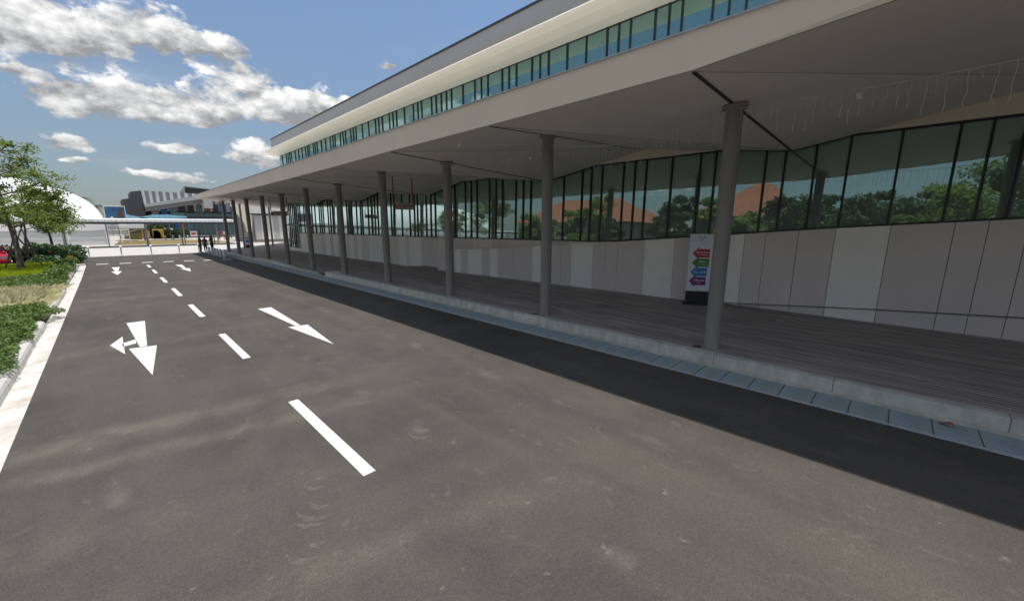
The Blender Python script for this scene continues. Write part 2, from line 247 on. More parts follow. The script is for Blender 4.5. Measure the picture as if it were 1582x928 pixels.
# ------------------------------------------------------------ mesh helpers
def link(name, me, parent=None, loc=None):
    o = bpy.data.objects.new(name, me); COL.objects.link(o)
    if parent: o.parent = parent
    if loc: o.location = loc
    return o
class MB:
    def __init__(s): s.v = []; s.f = []; s.mi = []; s.sm = []; s.mats = []
    def m(s, mt):
        if mt not in s.mats: s.mats.append(mt)
        return s.mats.index(mt)
    def poly(s, pts, mt, smooth=False):
        i = len(s.v); s.v += [tuple(p) for p in pts]; s.f.append(tuple(range(i, i+len(pts)))); s.mi.append(s.m(mt)); s.sm.append(smooth)
    def raw(s, vs, fs, mt, smooth=False):
        i = len(s.v); s.v += [tuple(p) for p in vs]; k = s.m(mt)
        for f in fs: s.f.append(tuple(i+j for j in f)); s.mi.append(k); s.sm.append(smooth)
    def box(s, x0, x1, y0, y1, z0, z1, mt):
        vs = [(x0,y0,z0),(x1,y0,z0),(x1,y1,z0),(x0,y1,z0),(x0,y0,z1),(x1,y0,z1),(x1,y1,z1),(x0,y1,z1)]
        s.raw(vs, [(0,3,2,1),(4,5,6,7),(0,1,5,4),(1,2,6,5),(2,3,7,6),(3,0,4,7)], mt)
    def prism(s, pts, off, mt):   # polygon swept by the vector off
        n = len(pts); off = Vector(off); a = [Vector(p) for p in pts]; b = [p+off for p in a]
        s.raw(a+b, [tuple(range(n))[::-1], tuple(range(n, 2*n))]+[(i, (i+1) % n, n+(i+1) % n, n+i) for i in range(n)], mt)
    def tube(s, path, rad, mt, seg=8, cap=True, smooth=True):
        P = [Vector(p) for p in path]; vs = []; fs = []
        for i, p in enumerate(P):
            d = (P[min(i+1, len(P)-1)]-P[max(i-1, 0)]).normalized()
            u = d.orthogonal().normalized() if abs(d.z) < .95 else Vector((1, 0, 0)); u = (u-d*u.dot(d)).normalized(); w_ = d.cross(u)
            r = rad[i] if isinstance(rad, (list, tuple)) else rad
            for k in range(seg):
                a = 2*math.pi*k/seg; vs.append(p+(u*math.cos(a)+w_*math.sin(a))*r)
        for i in range(len(P)-1):
            for k in range(seg):
                fs.append((i*seg+k, i*seg+(k+1) % seg, (i+1)*seg+(k+1) % seg, (i+1)*seg+k))
        s.raw(vs, fs, mt, smooth)
        if cap: s.raw(vs[:seg], [tuple(range(seg))[::-1]], mt); s.raw(vs[-seg:], [tuple(range(seg))], mt)
    def lathe(s, prof, mt, seg=20, at=(0,0,0), smooth=True):
        vs = []; fs = []
        for r, z in prof:
            for k in range(seg):
                a = 2*math.pi*k/seg; vs.append((at[0]+r*math.cos(a), at[1]+r*math.sin(a), at[2]+z))
        for i in range(len(prof)-1):
            for k in range(seg): fs.append((i*seg+k, i*seg+(k+1) % seg, (i+1)*seg+(k+1) % seg, (i+1)*seg+k))
        s.raw(vs, fs, mt, smooth)
    def build(s, name, parent=None, loc=None, bevel=0):
        me = bpy.data.meshes.new(name); me.from_pydata(s.v, [], s.f)
        for mt in s.mats: me.materials.append(mt)
        me.polygons.foreach_set('material_index', s.mi); me.polygons.foreach_set('use_smooth', s.sm); me.update()
        o = link(name, me, parent, loc)
        if bevel:
            b = o.modifiers.new('bevel', 'BEVEL'); b.width = bevel; b.segments = 2; b.limit_method = 'ANGLE'
        return o
def tag(o, label=None, cat=None, group=None, kind=None):
    if label: o['label'] = label
    if cat: o['category'] = cat
    if group: o['group'] = group
    if kind: o['kind'] = kind
    return o
def thing(name, label, cat, loc=(0,0,0), rz=0, group=None):
    o = bpy.data.objects.new(name, None); COL.objects.link(o); o.location = loc; o.rotation_euler = (0, 0, rz); o.empty_display_size = .2
    return tag(o, label, cat, group)
def copy_tree(o, parent=None):
    c = o.copy(); COL.objects.link(c)
    if parent: c.parent = parent
    for ch in list(o.children): copy_tree(ch, c)
    return c
def interp(tab, y):
    if y <= tab[0][0]: return tab[0][1]
    for (a, p), (b, q) in zip(tab, tab[1:]):
        if y <= b: return p+(q-p)*(y-a)/(b-a)
    return tab[-1][1]
def text(body, size, mt, parent, M4, name='lettering', bold=0):
    cu = bpy.data.curves.new('t', 'FONT'); cu.body = body; cu.size = size; cu.extrude = .001; cu.offset = bold; cu.align_x = 'CENTER'; cu.align_y = 'CENTER'
    to = bpy.data.objects.new('t', cu); COL.objects.link(to)
    dg = bpy.context.evaluated_depsgraph_get(); me = bpy.data.meshes.new_from_object(to.evaluated_get(dg)); bpy.data.objects.remove(to)
    me.transform(M4); me.materials.clear(); me.materials.append(mt)
    return link(name, me, parent)
def leaves(centers, size, mt, name, parent=None, flat=.6, aspect=.5, bend=True):
    """centers (n,3); one bent leaf blade (two quads) each."""
    n = len(centers); c = np.asarray(centers, float)
    sz = size*(rng.uniform(.65, 1.35, n))[:, None]
    nrm = rng.normal(size=(n, 3)); nrm[:, 2] = np.abs(nrm[:, 2])+flat; nrm /= np.linalg.norm(nrm, axis=1)[:, None]
    t = rng.normal(size=(n, 3)); t -= nrm*(t*nrm).sum(1)[:, None]; t /= np.linalg.norm(t, axis=1)[:, None]
    b = np.cross(nrm, t)
    a0 = c-t*sz*.5; m0 = c+b*sz*aspect*.5; m1 = c-b*sz*aspect*.5; a1 = c+t*sz*.5-nrm*sz*.18
    v = np.stack([a0, m0, a1, m1], 1).reshape(-1, 3)
    idx = np.arange(n)*4
    f = np.stack([idx, idx+1, idx+2, idx+3], 1)
    me = bpy.data.meshes.new(name); me.vertices.add(len(v)); me.vertices.foreach_set('co', v.ravel())
    me.loops.add(n*4); me.loops.foreach_set('vertex_index', f.ravel()); me.polygons.add(n); me.polygons.foreach_set('loop_start', idx); me.polygons.foreach_set('loop_total', np.full(n, 4))
    me.materials.append(mt); me.update(); me.validate()
    return link(name, me, parent)
def blades(bases, h, wd, mt, name, lean=.35, parent=None):
    n = len(bases); c = np.asarray(bases, float); hh = h*rng.uniform(.6, 1.25, n)[:, None]
    a = rng.uniform(0, 2*np.pi, n); d = np.stack([np.cos(a), np.sin(a), np.zeros(n)], 1); e = np.stack([-np.sin(a), np.cos(a), np.zeros(n)], 1)
    up = np.array([0, 0, 1.0]); ln = rng.uniform(.1, 1, n)[:, None]*lean
    p0 = c-e*wd; p1 = c+e*wd; m = c+up*hh*.6+d*hh*ln*.4; tip = c+up*hh*(1-.3*ln)+d*hh*ln*1.3
    v = np.stack([p0, p1, m+e*wd*.8, tip, m-e*wd*.8], 1).reshape(-1, 3); idx = np.arange(n)*5
    f = np.stack([idx, idx+1, idx+2, idx+3, idx+4], 1)
    me = bpy.data.meshes.new(name); me.vertices.add(len(v)); me.vertices.foreach_set('co', v.ravel())
    me.loops.add(n*5); me.loops.foreach_set('vertex_index', f.ravel()); me.polygons.add(n); me.polygons.foreach_set('loop_start', idx); me.polygons.foreach_set('loop_total', np.full(n, 5))
    me.materials.append(mt); me.update(); me.validate()
    return link(name, me, parent)

# ------------------------------------------------------------ ground, road, plaza
g = MB(); g.box(-600, 600, -500, 900, -1.0, -.02, M['tile']); tag(g.build('ground'), kind='structure')
g = MB(); g.poly([(-60,-16,-.008),(-1.2,-16,-.008),(-1.2,76,-.008),(-60,76,-.008)], M['asphalt']); tag(g.build('parking_lot'), kind='structure')
g = MB(); g.poly([(-1.2,-16,0),(7.16,-16,0),(7.16,48.3,0),(-1.9,48.3,0),(-1.9,39,0),(-1.2,39,0)], M['asphalt']); road = tag(g.build('road'), kind='structure')
g = MB()
def deckz(y): return interp([(20.9, .2), (23.2, .03)], y)
ys = [-16, 20.9, 23.2, 46.8]
for a, b in zip(ys, ys[1:]):
    g.poly([(8.17,a,deckz(a)),(14.2,a,deckz(a)),(14.2,b,deckz(b)),(8.17,b,deckz(b))], M['deck'])
g.poly([(8.17,46.8,.03),(14.2,46.8,.03),(40,62,.03),(16.5,62,.03),(8.17,50.5,.03)], M['deck'])
tag(g.build('plaza'), kind='structure')
g = MB()
g.poly([(-60,48.3,.008),(8.17,48.3,.008),(8.17,50.5,.008),(16.5,62,.008),(45,66,.008),(45,72,.008),(-60,72,.008)], M['pave']); g.box(-60, 8.1, 48.3, 48.5, -.01, .05, M['kerb'])
tag(g.build('pale_pavement'), kind='structure')
g = MB(); g.poly([(-60,72,.004),(60,72,.004),(60,140,.004),(-60,140,.004)], M['path']); tag(g.build('path'), kind='structure')
g = MB(); g.box(-62, 13.2, 66.9, 71.9, .0, .035, M['walkshade']); tag(g.build('walkway_shade_strip'), kind='structure')  # dark strip coloured in for the shadow under the walkway roof
g = MB(); g.poly([(.5,74.8,.03),(13.8,74.4,.03),(13.5,84,.03),(11,92,.03),(1.5,98,.03)], M['lawn']); tag(g.build('lawn'), kind='structure')
# plaza kerb
g = MB()
def kpiece(y0, y1, z0, z1, mt, x0=7.98, x1=8.17):
    g.raw([(x0,y0,0),(x1,y0,0),(x1,y1,0),(x0,y1,0),(x0,y0,z0),(x1,y0,z0),(x1,y1,z1),(x0,y1,z1)], [(0,3,2,1),(4,5,6,7),(0,1,5,4),(1,2,6,5),(2,3,7,6),(3,0,4,7)], mt)
y = -16
while y < 20.7:
    y1 = min(y+1.83, 20.9); kpiece(y, y1-.004, .204, .204, M['concrete']); y = y1
kpiece(20.905, 21.9, .21, .205, M['kerb'], 7.95, 8.5)
kpiece(23.2, 28.0, .036, .036, M['concrete'])
kpiece(28.005, 31.5, .04, .17, M['kerb'], 7.96, 8.3); kpiece(31.505, 36.2, .17, .17, M['concrete'], 7.98, 8.3); kpiece(36.205, 47.5, .05, .05, M['concrete'])
tag(g.build('plaza_kerb', bevel=.012), kind='structure')
# drain with cover slabs
g = MB(); g.box(7.16, 7.2, -16, 48, -.05, .012, M['drain_edge']); g.box(7.84, 7.975, -16, 48, -.05, .014, M['concrete']); g.box(7.2, 7.84, -16, 48, -.06, -.012, M['black'])
dr = tag(g.build('drain'), kind='structure')
cv = MB(); cv.box(7.206, 7.834, 0, .426, -.01, .009, M['drain']); c0 = None
y = -3.25; k = 0
while y < 40:
    if c0 is None: c0 = cv.build('drain_cover', dr, (0, y, 0), .004); o = c0
    else: o = c0.copy(); COL.objects.link(o); o.location = (0, y, random.uniform(-.002, .001))
    y += .433; k += 1
    if k >= 99: break
# left kerb, gutter and planting bed
g = MB(); g.poly([(-1.46,-16,.004),(-1.17,-16,.004),(-1.2,30,.004),(-1.26,39.3,.004),(-1.56,39.3,.004)], M['gutter']); tag(g.build('gutter'), kind='structure')
g = MB()
def kround(xa, ya, xb, yb):
    n = max(1, round(abs(yb-ya)/.95)); prof = [(-.10,0),(-.10,.13),(-.08,.18),(-.03,.2),(.03,.2),(.075,.175),(.10,.12),(.105,0)]
    for i in range(n):
        t0 = i/n; t1 = (i+1)/n-.012/abs(yb-ya); P = []
        jx = random.uniform(-.012, .012); jz = random.uniform(-.006, .008)
        for t in (t0, t1): P += [(xa+(xb-xa)*t+dx+jx, ya+(yb-ya)*t, dz+(jz if dz else 0)) for dx, dz in prof]
        m_ = len(prof); g.raw(P, [(j, j+1, m_+j+1, m_+j) for j in range(m_-1)]+[tuple(range(m_))[::-1], tuple(range(m_, 2*m_))], M['kerb'])
kround(-1.57, -10, -1.57, 16.0); kround(-1.57, 18.3, -1.56, 24.0); kround(-1.67, 25.4, -1.7, 38.6)
g.box(-2.0, -1.3, 38.9, 39.4, 0, .1, M['kerb'])
tag(g.build('bed_kerb'), kind='structure')
g = MB(); g.raw([(-6.6,-10,.02),(-1.7,-10,.1),(-1.75,38.5,.1),(-1.95,50,.1),(-7,50,.02),(-4,15,.16)], [(0,1,5),(1,2,5),(2,3,4,5),(4,0,5)], M['soil']); tag(g.build('planting_bed'), kind='structure')

# painted markings, 4 mm above the road
def mark(polys, name='lane_marking'):
    g = MB()
    for p in polys: g.poly([(x, y, .004) for x, y in p], M['paint'])
    return g.build(name, road)
for y in (3.85, 9.3, 14.6, 19.6, 24.75, 29.9, 34.4):
    mark([[(1.61,y),(1.75,y),(1.76,y+2.6),(1.62,y+2.6)]] if y < 34 else [[(1.61,y),(1.75,y),(1.75,y+2.2),(1.61,y+2.2)]])
def arrow(x, y0, side=False, w=1.0, name='arrow_marking'):
    P = [[(x-.19*w, y0+5.7), (x+.19*w, y0+5.7), (x+.06*w, y0+2.45), (x-.06*w, y0+2.45)], [(x-.24*w, y0+2.45), (x+.22*w, y0+2.35), (x, y0)]]
    if side: P += [[(x-.1, y0+3.35), (x-.33, y0+3.1), (x-.33, y0+2.75), (x-.1, y0+2.9)], [(x-.31, y0+3.9), (x-.31, y0+2.0), (x-.53, y0+3.1)]]
    return mark(P, name)
arrow(.24, 9.45, True); arrow(3.32, 9.0)
arrow(.12, 30.4); arrow(3.18, 29.6)
for i in range(7):
    x = -.8+1.155*i; mark([[(x, 39.45-.3*i*.9), (x+.6, 39.45-.3*i*.9), (x+.6, 39.95-.3*i*.9), (x, 39.95-.3*i*.9)]], 'stop_marking')

# curved pale tyre scuffs
sm = bpy.data.materials.new('tyre_scuff'); sm.use_nodes = True; t_ = sm.node_tree; b_ = t_.nodes['Principled BSDF']; b_.inputs['Base Color'].default_value = (.20,.185,.155,1); b_.inputs['Roughness'].default_value = .9
no_ = t_.nodes.new('ShaderNodeTexNoise'); no_.inputs['Scale'].default_value = 22; no_.inputs['Detail'].default_value = 6; tc_ = t_.nodes.new('ShaderNodeTexCoord'); t_.links.new(tc_.outputs['Object'], no_.inputs['Vector'])
mr_ = t_.nodes.new('ShaderNodeMapRange'); t_.links.new(no_.outputs[0], mr_.inputs[0]); mr_.inputs[1].default_value = .3; mr_.inputs[2].default_value = .6; mr_.inputs[4].default_value = .5; t_.links.new(mr_.outputs[0], b_.inputs['Alpha'])
for (a, b, c) in [((.91,3.8),(.98,3.6),(1.18,3.5)),((.85,3.64),(.93,3.53),(1.07,3.44)),((.85,3.33),(.9,3.25),(1.0,3.22)),((.68,3.33),(.75,3.16),(.88,3.11)),((2.44,4.37),(2.47,4.1),(2.69,4.05)),((2.53,4.4),(2.6,4.23),(2.76,4.19)),((1.05,3.85),(1.09,3.71),(1.2,3.66)),((1.1,4.15),(1.16,4.03),(1.27,3.98))]:
    g = MB(); A, B_, C_ = Vector((*a, .003)), Vector((*b, .003)), Vector((*c, .003)); pts = []
    for k in range(11):
        q = k/10; pts.append(A*(1-q)**2+(B_*2-(A+C_)*.5)*2*q*(1-q)+C_*q*q)
    nrm = Vector((C_.y-A.y, A.x-C_.x, 0)).normalized()
    up = [p+nrm*.045*math.sin(math.pi*(k+.15)/10.3) for k, p in enumerate(pts)]; dn_ = [p-nrm*.02*math.sin(math.pi*(k+.15)/10.3) for k, p in enumerate(pts)]
    g.poly(up+dn_[::-1], sm); g.build('tyre_scuff', road)

# ------------------------------------------------------------ the long hall
hall = thing('exhibition_hall', 'long hall with folded grey canopy on round columns and pale panel walls', 'building', (13.75, 18, 0))
hall_inv = Matrix.Translation((-13.75, -18, 0))
def hb(mb, name, **k):
    o = mb.build(name, hall, **k); o.matrix_parent_inverse = hall_inv; return o
XG = 13.75; TILT = .020
def gx(z): return XG+.08+(z-2.0)*TILT
SILL = [(-16,3.9),(-1.8,2.82),(1.4,2.6),(5.6,2.24),(8.7,2.02),(11.2,2.01),(18,1.96),(47.4,1.86)]
HEAD = 5.0
LMl = [-14.5,-12.7,-11.8,-10,-9.1,-7.3,-6.4,-5.9,-4.1,-3.1,-2.1,-1.59,-1.14,-.66,.28,1.24,1.94,2.64,3.12,4.05,4.51,4.97,5.9,6.83,7.26,7.72,8.64,9.13,9.56,10.49,11.49,12.36,12.83,13.31,14.23,14.69,15.18,16.14,16.62,17.11,18.03,19,19.95,20.41,20.89,21.88,22.23,22.79,23.76,24.74,25.17,26.1,26.57,27.07,27.54,28.05,28.58,29.53,29.86,30.54,31.4,31.77,32.32,33.3,34.19,35.21,35.7,36.21,37.31,37.78,38.25,39.29,40.1,40.81,41.6,42.23,43.4,43.9,44.38,45.1,45.6,46.2,46.75,47.4]
# glazing: each pane a window with its mullion and rails
def pane(y0, y1, z00, z01, z1, xf, gm, name='window', mw=.05, md=.055):
    g = MB(); g.poly([(xf(z00), y0, z00), (xf(z1), y0, z1), (xf(z1), y1, z1), (xf(z01), y1, z01)], gm)
    jj = random.uniform(-.004, .004)
    g.v = [(x+(jj if i in (2, 3) else 0), yy, z) for i, (x, yy, z) in enumerate(g.v)]
    wdo = hb(g, name)
    f = MB(); x0 = xf(z00)-md; x1 = xf(z1)-md
    f.raw([(x0,y0-mw/2,z00),(x0+md+.03,y0-mw/2,z00),(x0+md+.03,y0+mw/2,z00),(x0,y0+mw/2,z00),(x1,y0-mw/2,z1),(x1+md+.03,y0-mw/2,z1),(x1+md+.03,y0+mw/2,z1),(x1,y0+mw/2,z1)],
          [(0,3,2,1),(4,5,6,7),(0,1,5,4),(1,2,6,5),(2,3,7,6),(3,0,4,7)], M['frame'])
    ya, yb = y0+mw/2+.001, y1-mw/2-.001
    f.raw([(x0+.02,ya,z00),(x0+md,ya,z00),(x0+md,yb,z01),(x0+.02,yb,z01),(x0+.02,ya,z00+.05),(x0+md,ya,z00+.05),(x0+md,yb,z01+.05),(x0+.02,yb,z01+.05)],
          [(0,3,2,1),(4,5,6,7),(0,1,5,4),(1,2,6,5),(2,3,7,6),(3,0,4,7)], M['frame'])
    f.box(x1+.02, x1+md, ya, yb, z1-.05, z1, M['frame'])
    f.build('mullion', wdo)
for a, b in zip(LMl, LMl[1:]):
    lo0, lo1 = interp(SILL, a), interp(SILL, b)
    if a >= 43.4: lo0 = lo1 = .35
    pane(a, b, lo0, lo1, HEAD, gx, M['glass'])
# spandrel over the lower windows, back volume
g = MB(); g.box(XG+.03, XG+.3, -16, 47.4, HEAD, 5.45, M['eave']); hb(g, 'spandrel')
g = MB(); g.box(XG+.32, 50, -16, 47.4, 0, 5.45, M['greywall']); g.box(XG+.5, 50, -16, 47.4, 5.47, 10.6, M['greywall']); hb(g, 'wall')
# wall cladding in overlapping folded layers
PAb = [-1.91,-1.36,-.86,.2,1.25,2.05,2.82,3.36,4.92,5.42,6.47,7.5,8.0,8.54,9.55,10.07,10.58,11.61,12.71,13.72,14.28,14.81,15.89,16.4,16.93,18.43]
PAc = 'm m m w m m m w m w m m m w m m w m m w m w m w m w'.split()   # between boundaries
cmap = dict(m=M['mauve'], w=M['white'], b=M['beige'])
bound = [-16,-14.9,-13.9,-12.6,-11.7,-10.6,-9.4,-8.5,-7.6,-6.6,-5.5,-4.6,-3.7,-2.8]+PAb
cols_ = list('mwmmwmmwmmmwmm')+PAc
def xa(y): return 13.60-.045*(y-1.0) if y > 1 else 13.60-.01*(y-1)
def sheet(g, xf, y0, y1, zb, zt, mt, thick=.05, joint=.012):
    """one cladding panel between y0 and y1, zb/zt are functions of y"""
    a, b = y0+joint/2, y1-joint/2; x0, x1 = xf(a), xf(b)
    A = [(x0,a,zb(a)),(x1,b,zb(b)),(x1,b,zt(b)),(x0,a,zt(a))]; B = [(x+thick, yy, z) for x, yy, z in A]
    g.raw(A+B, [(0,3,2,1),(4,5,6,7),(0,1,5,4),(1,2,6,5),(2,3,7,6),(3,0,4,7)], mt)
g = MB()
ZTA = [(-16,3.9),(-1.8,2.82),(1.4,2.6),(5.6,2.24),(8.5,2.0),(10.99,1.80),(14.6,1.53),(18.43,1.33)]
ZBA = [(-16,1.6),(-2.1,.74),(.36,.56),(3.8,.27),(4.4,.19),(5,.2),(18.43,.2)]
for i in range(len(bound)-1):
    sheet(g, xa, bound[i], bound[i+1], lambda y: max(.2, interp(ZBA, y)), lambda y: interp(ZTA, y), cmap[cols_[i]])
hb(g, 'front_cladding')
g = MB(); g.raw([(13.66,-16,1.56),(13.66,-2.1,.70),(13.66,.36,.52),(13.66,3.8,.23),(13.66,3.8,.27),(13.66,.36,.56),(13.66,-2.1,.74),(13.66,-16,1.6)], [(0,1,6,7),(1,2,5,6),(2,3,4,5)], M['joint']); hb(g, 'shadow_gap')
g = MB()
for i in range(len(bound)-1):       # lower layer showing under the tilted front panels
    if bound[i] < 5: sheet(g, lambda y: 13.69, bound[i], bound[i+1], lambda y: .19, lambda y: interp(ZBA, y)+.12, cmap[cols_[i]], .04)
hb(g, 'lower_cladding'); g = MB()
for i in range(len(bound)-1):       # upper layer showing above them
    if bound[i] >= 8: sheet(g, lambda y: 13.69, bound[i], bound[i+1], lambda y: interp(ZTA, y)-.15, lambda y: interp(SILL, y), cmap[['b','m','m','b'][i % 4]], .04)
hb(g, 'upper_cladding'); g = MB()
y = 18.43; rr = random.Random(5)
while y < 43.4:
    wd = rr.choice([.46, .46, .7, .92, 1.1]); y1 = min(y+wd, 43.4); mt = cmap[rr.choice('mwbwbm')]
    sheet(g, lambda y: 13.66, y, y1, lambda q: deckz(q)-.01, lambda q: interp(SILL, q), mt, .06); y = y1
sheet(g, lambda y: 13.66, 43.4, 47.4, lambda q: 0, lambda q: .35, M['white'], .06)
hb(g, 'back_cladding')
g = MB(); g.box(13.745, 13.82, -16, 43.38, 0.0, 1.84, M['joint']); hb(g, 'joint_backing')
g = MB(); g.box(XG-.13, XG-.02, 43.2, 47.4, 2.62, 2.74, M['frame']); hb(g, 'transom')

# canopy
CY = [-16.2,-11.6,-6.7,-2.1,2.5,6.95,11.4,15.95,20.5,25.1,29.7,34.4,39.1,43.9,47.9]
FZ = [5.25,5.30,5.3,5.28,4.91,4.88,4.87,4.83,4.81,4.80,4.82,4.86,4.93,5.02,5.12]
WZ = [4.6,5.5,4.7,5.55,4.74,5.32,4.56,5.22,4.42,5.2,4.45,5.15,4.5,5.12,4.7]
FX = 6.3; TOP = 5.42
def Fp(i): return (FX+.02, CY[i], FZ[i])
def Wp(i): return (XG, CY[i], WZ[i])
g = MB()
for i in range(len(CY)-1):
    g.poly([Fp(i+1), Fp(i), Wp(i)], M['ceil']); g.poly([Fp(i+1), Wp(i), Wp(i+1)], M['ceil'])
E0 = Fp(len(CY)-1); E1 = Wp(len(CY)-1)
g.poly([E0, E1, (XG, 59.2, 5.0)], M['ceil']); g.poly([E1, (22, 49, 5.0), (22, 71, 5.0), (XG, 59.2, 5.0)], M['ceil'])
hb(g, 'soffit')
g = MB()
# front fascia as a slightly tilted band whose lower edge follows the folds
for i in range(len(CY)-1):
    g.poly([(FX,CY[i],FZ[i]),(FX,CY[i+1],FZ[i+1]),(FX-.06,CY[i+1],TOP),(FX-.06,CY[i],TOP)][::-1], M['fascia'])
g.poly([(FX,CY[-1],FZ[-1]),(XG,59.2,5.0),(22,71,5.0),(22,71,TOP),(XG,59.2,TOP),(FX-.06,CY[-1],TOP)][::-1], M['fascia'])
g.poly([(FX-.06,CY[0],TOP),(FX-.06,CY[-1],TOP),(XG,59.2,TOP),(22,71,TOP),(22,47.5,TOP),(XG+.03,47.4,TOP),(XG+.03,CY[0],TOP)], M['walk'])
g.poly([(FX,CY[0],FZ[0]),(FX-.06,CY[0],TOP),(XG,CY[0],TOP),(XG,CY[0],WZ[0])], M['fascia'])
hb(g, 'canopy')
g = MB(); g.box(FX-.09, FX-.065, CY[0], CY[-1], TOP-.008, TOP+.02, M['drain_edge']); hb(g, 'flashing')
for i in range(1, len(CY)-1):
    a, b = Vector(Fp(i)), Vector(Wp(i)); wd = .028 if i % 2 == 0 else .014
    g = MB(); dz = -.012
    g.prism([(a.x+.05, a.y-wd, a.z+dz), (b.x-.05, b.y-wd, b.z+dz), (b.x-.05, b.y+wd, b.z+dz), (a.x+.05, a.y+wd, a.z+dz)], (0, 0, .03), M['seam']); hb(g, 'soffit_joint')
for i in range(len(CY)-1):       # fine panel joints along the folds
    a, b = Vector(Fp(i+1)), Vector(Wp(i)); g = MB()
    g.prism([(a.x+.05, a.y-.008, a.z-.004), (b.x-.05, b.y-.008, b.z-.004), (b.x-.05, b.y+.008, b.z-.004), (a.x+.05, a.y+.008, a.z-.004)], (0, 0, .02), M['column']); hb(g, 'fold_joint')
def soffz(x, i):
    t = (x-FX)/(XG-FX); return FZ[i]+(WZ[i]-FZ[i])*t
g = MB(); g.lathe([(.145,-.02),(.145,4.79),(.22,4.80),(.22,4.86),(.0,4.86)], M['column'], 28); cproto = None
for i in range(1, len(CY)):
    yy = CY[i] if i < len(CY)-1 else 48.4
    zt = soffz(8.45, i)
    if cproto is None: o = hb(g, 'column'); cproto = o
    else: o = cproto.copy(); COL.objects.link(o)
    o.location = (8.45, yy, deckz(yy)); o.scale = (1, 1, (zt-deckz(yy))/4.86)
for x, yy in ((11.0, 54.2), (14.8, 57.6)):
    o = cproto.copy(); COL.objects.link(o); o.location = (x, yy, .03); o.scale = (.75, .75, 5.0/4.86)
    o.scale[2] = (5.0 if x > 12 else 4.98)/4.86
for x, yy, i in ((7.2,4.6,4),(7.3,9.2,5),(10.2,.9,3),(7.4,13.6,6),(10.5,4.5,4),(10.4,9.3,5),(7.3,18.2,7)):
    g = MB(); z = interp([(CY[k], FZ[k]) for k in range(len(CY))], yy); z2 = interp([(CY[k], WZ[k]) for k in range(len(CY))], yy); t = (x-FX)/(XG-FX)
    g.lathe([(0,-.005),(.04,-.005),(.05,0),(.05,.1)], M['ceil'], 14, (x, yy, z+(z2-z)*t-.03)); hb(g, 'ceiling_fitting')

# clerestory, eave and parapet
UMl = [-16,-14,-12.4,-11.6,-9.8,-9.1,-7.8,-7,-5.6,-5,-4.2,-3.3,-2.8,-2,-1,-.4,.6,1.5,2.2,3.1,4.05,4.51,4.97,5.9,6.32,6.79,7.68,8.14,8.61,9.51,10.41,11.36,11.82,12.28,13.2,13.67,14.12,15.1,15.57,16.06,17,17.97,18.42,18.88,19.37,19.81,20.81,21.21,21.7,22.71,23.66,24.1,24.56,25.5,25.99,26.46,27.45,28.42,29.44,29.9,30.33,31.26,31.72,32.23,33.25,33.67,34.19,35.19,36.12,37.08,37.57,37.97,38.96,39.4,39.93,40.87,41.8,42.74,43.87,44.37,44.88,45.48,46.69,47.6]
for a, b in zip(UMl, UMl[1:]):
    pane(a, b, 5.45, 5.45, 9.75, lambda z: XG+.02, M['glass2'], 'clerestory_window', .05, .05)
g = MB()
prof = [(XG+.25, 9.74), (XG-.08, 9.74), (XG-.6, 9.72), (XG-1.15, 9.78), (XG-1.42, 9.86), (XG-1.47, 9.96), (XG-1.40, 10.04), (XG-.86, 10.06), (XG-.86, 10.2), (XG+.25, 10.2)]
n_ = len(prof); ring = []
sec = [(-16, 0), (46.6, 0)]
for t in range(9):
    a = math.pi/2*t/8; sec.append((47.7, a))
vs = []
for k, (yy, a) in enumerate(sec):
    for x, z in prof:
        r_ = (XG+.25)-x
        if k < 2: vs.append((x, yy if yy < 0 else 46.6, z))
        else: vs.append((XG+.25-r_*math.cos(a), 47.5+min(r_, 1.6)*math.sin(a)*.95-(.9 if a == 0 else .9*math.cos(a)), z))
fs = []
for k in range(len(sec)-1):
    for j in range(n_-1): fs.append((k*n_+j, k*n_+j+1, (k+1)*n_+j+1, (k+1)*n_+j))
g.raw(vs, fs, M['eave'], False); hb(g, 'eave')
g = MB(); g.box(XG-.85, XG+.3, -16, 46.9, 10.05, 11.13, M['parapet']); g.box(XG+.3, 50, -16, 46.9, 10.2, 11.13, M['parapet']); hb(g, 'parapet')
g = MB(); g.box(XG-.9, XG+.3, -16.02, 46.95, 11.132, 11.21, M['coping']); hb(g, 'coping')

# ------------------------------------------------------------ string lights between the columns
SLAB = ['string of icicle lights running off the right side from the nearest column', 'string of icicle lights between the nearest two columns', 'string of icicle lights between the second and third columns from the right', 'string of icicle lights between the third and fourth columns from the right', 'string of icicle lights between the fourth and fifth columns, above the hanging red-lettered sign']
for s_, (i, j) in enumerate(((4, 3), (5, 4), (6, 5), (7, 6), (8, 7))):
    g = MB(); rs = random.Random(30+s_); a = Vector((8.36, CY[i], 4.78)); b = Vector((8.36, CY[j], 4.80)); pts = []
    for k in range(25):
        t = k/24; p = a.lerp(b, t); p.z -= .30*4*t*(1-t)*(1 if s_ else .2); pts.append(p)
    g.tube(pts, .006, M['string'], 4)
    k = .03
    while k < .98:
        p = a.lerp(b, k); p.z -= .30*4*k*(1-k)*(1 if s_ else .2); ln = rs.choice([.14, .25, .38, .5]); q = [p.copy()]
        for m_ in range(5): q.append(Vector((p.x+rs.uniform(-.018, .018), p.y+rs.uniform(-.018, .018), p.z-ln*(m_+1)/5)))
        g.tube(q, .0035, M['string'], 3)
        if rs.random() < .6:
            c = q[rs.choice([3, 4, 5])]; g.tube([c, c+Vector((rs.uniform(-.04, .04), rs.uniform(-.05, .05), -.04))], .005, M['string'], 3)
        k += rs.uniform(.018, .035)
    tag(g.build('string_lights'), SLAB[s_], 'string lights', 'icicle light strings between the canopy columns')

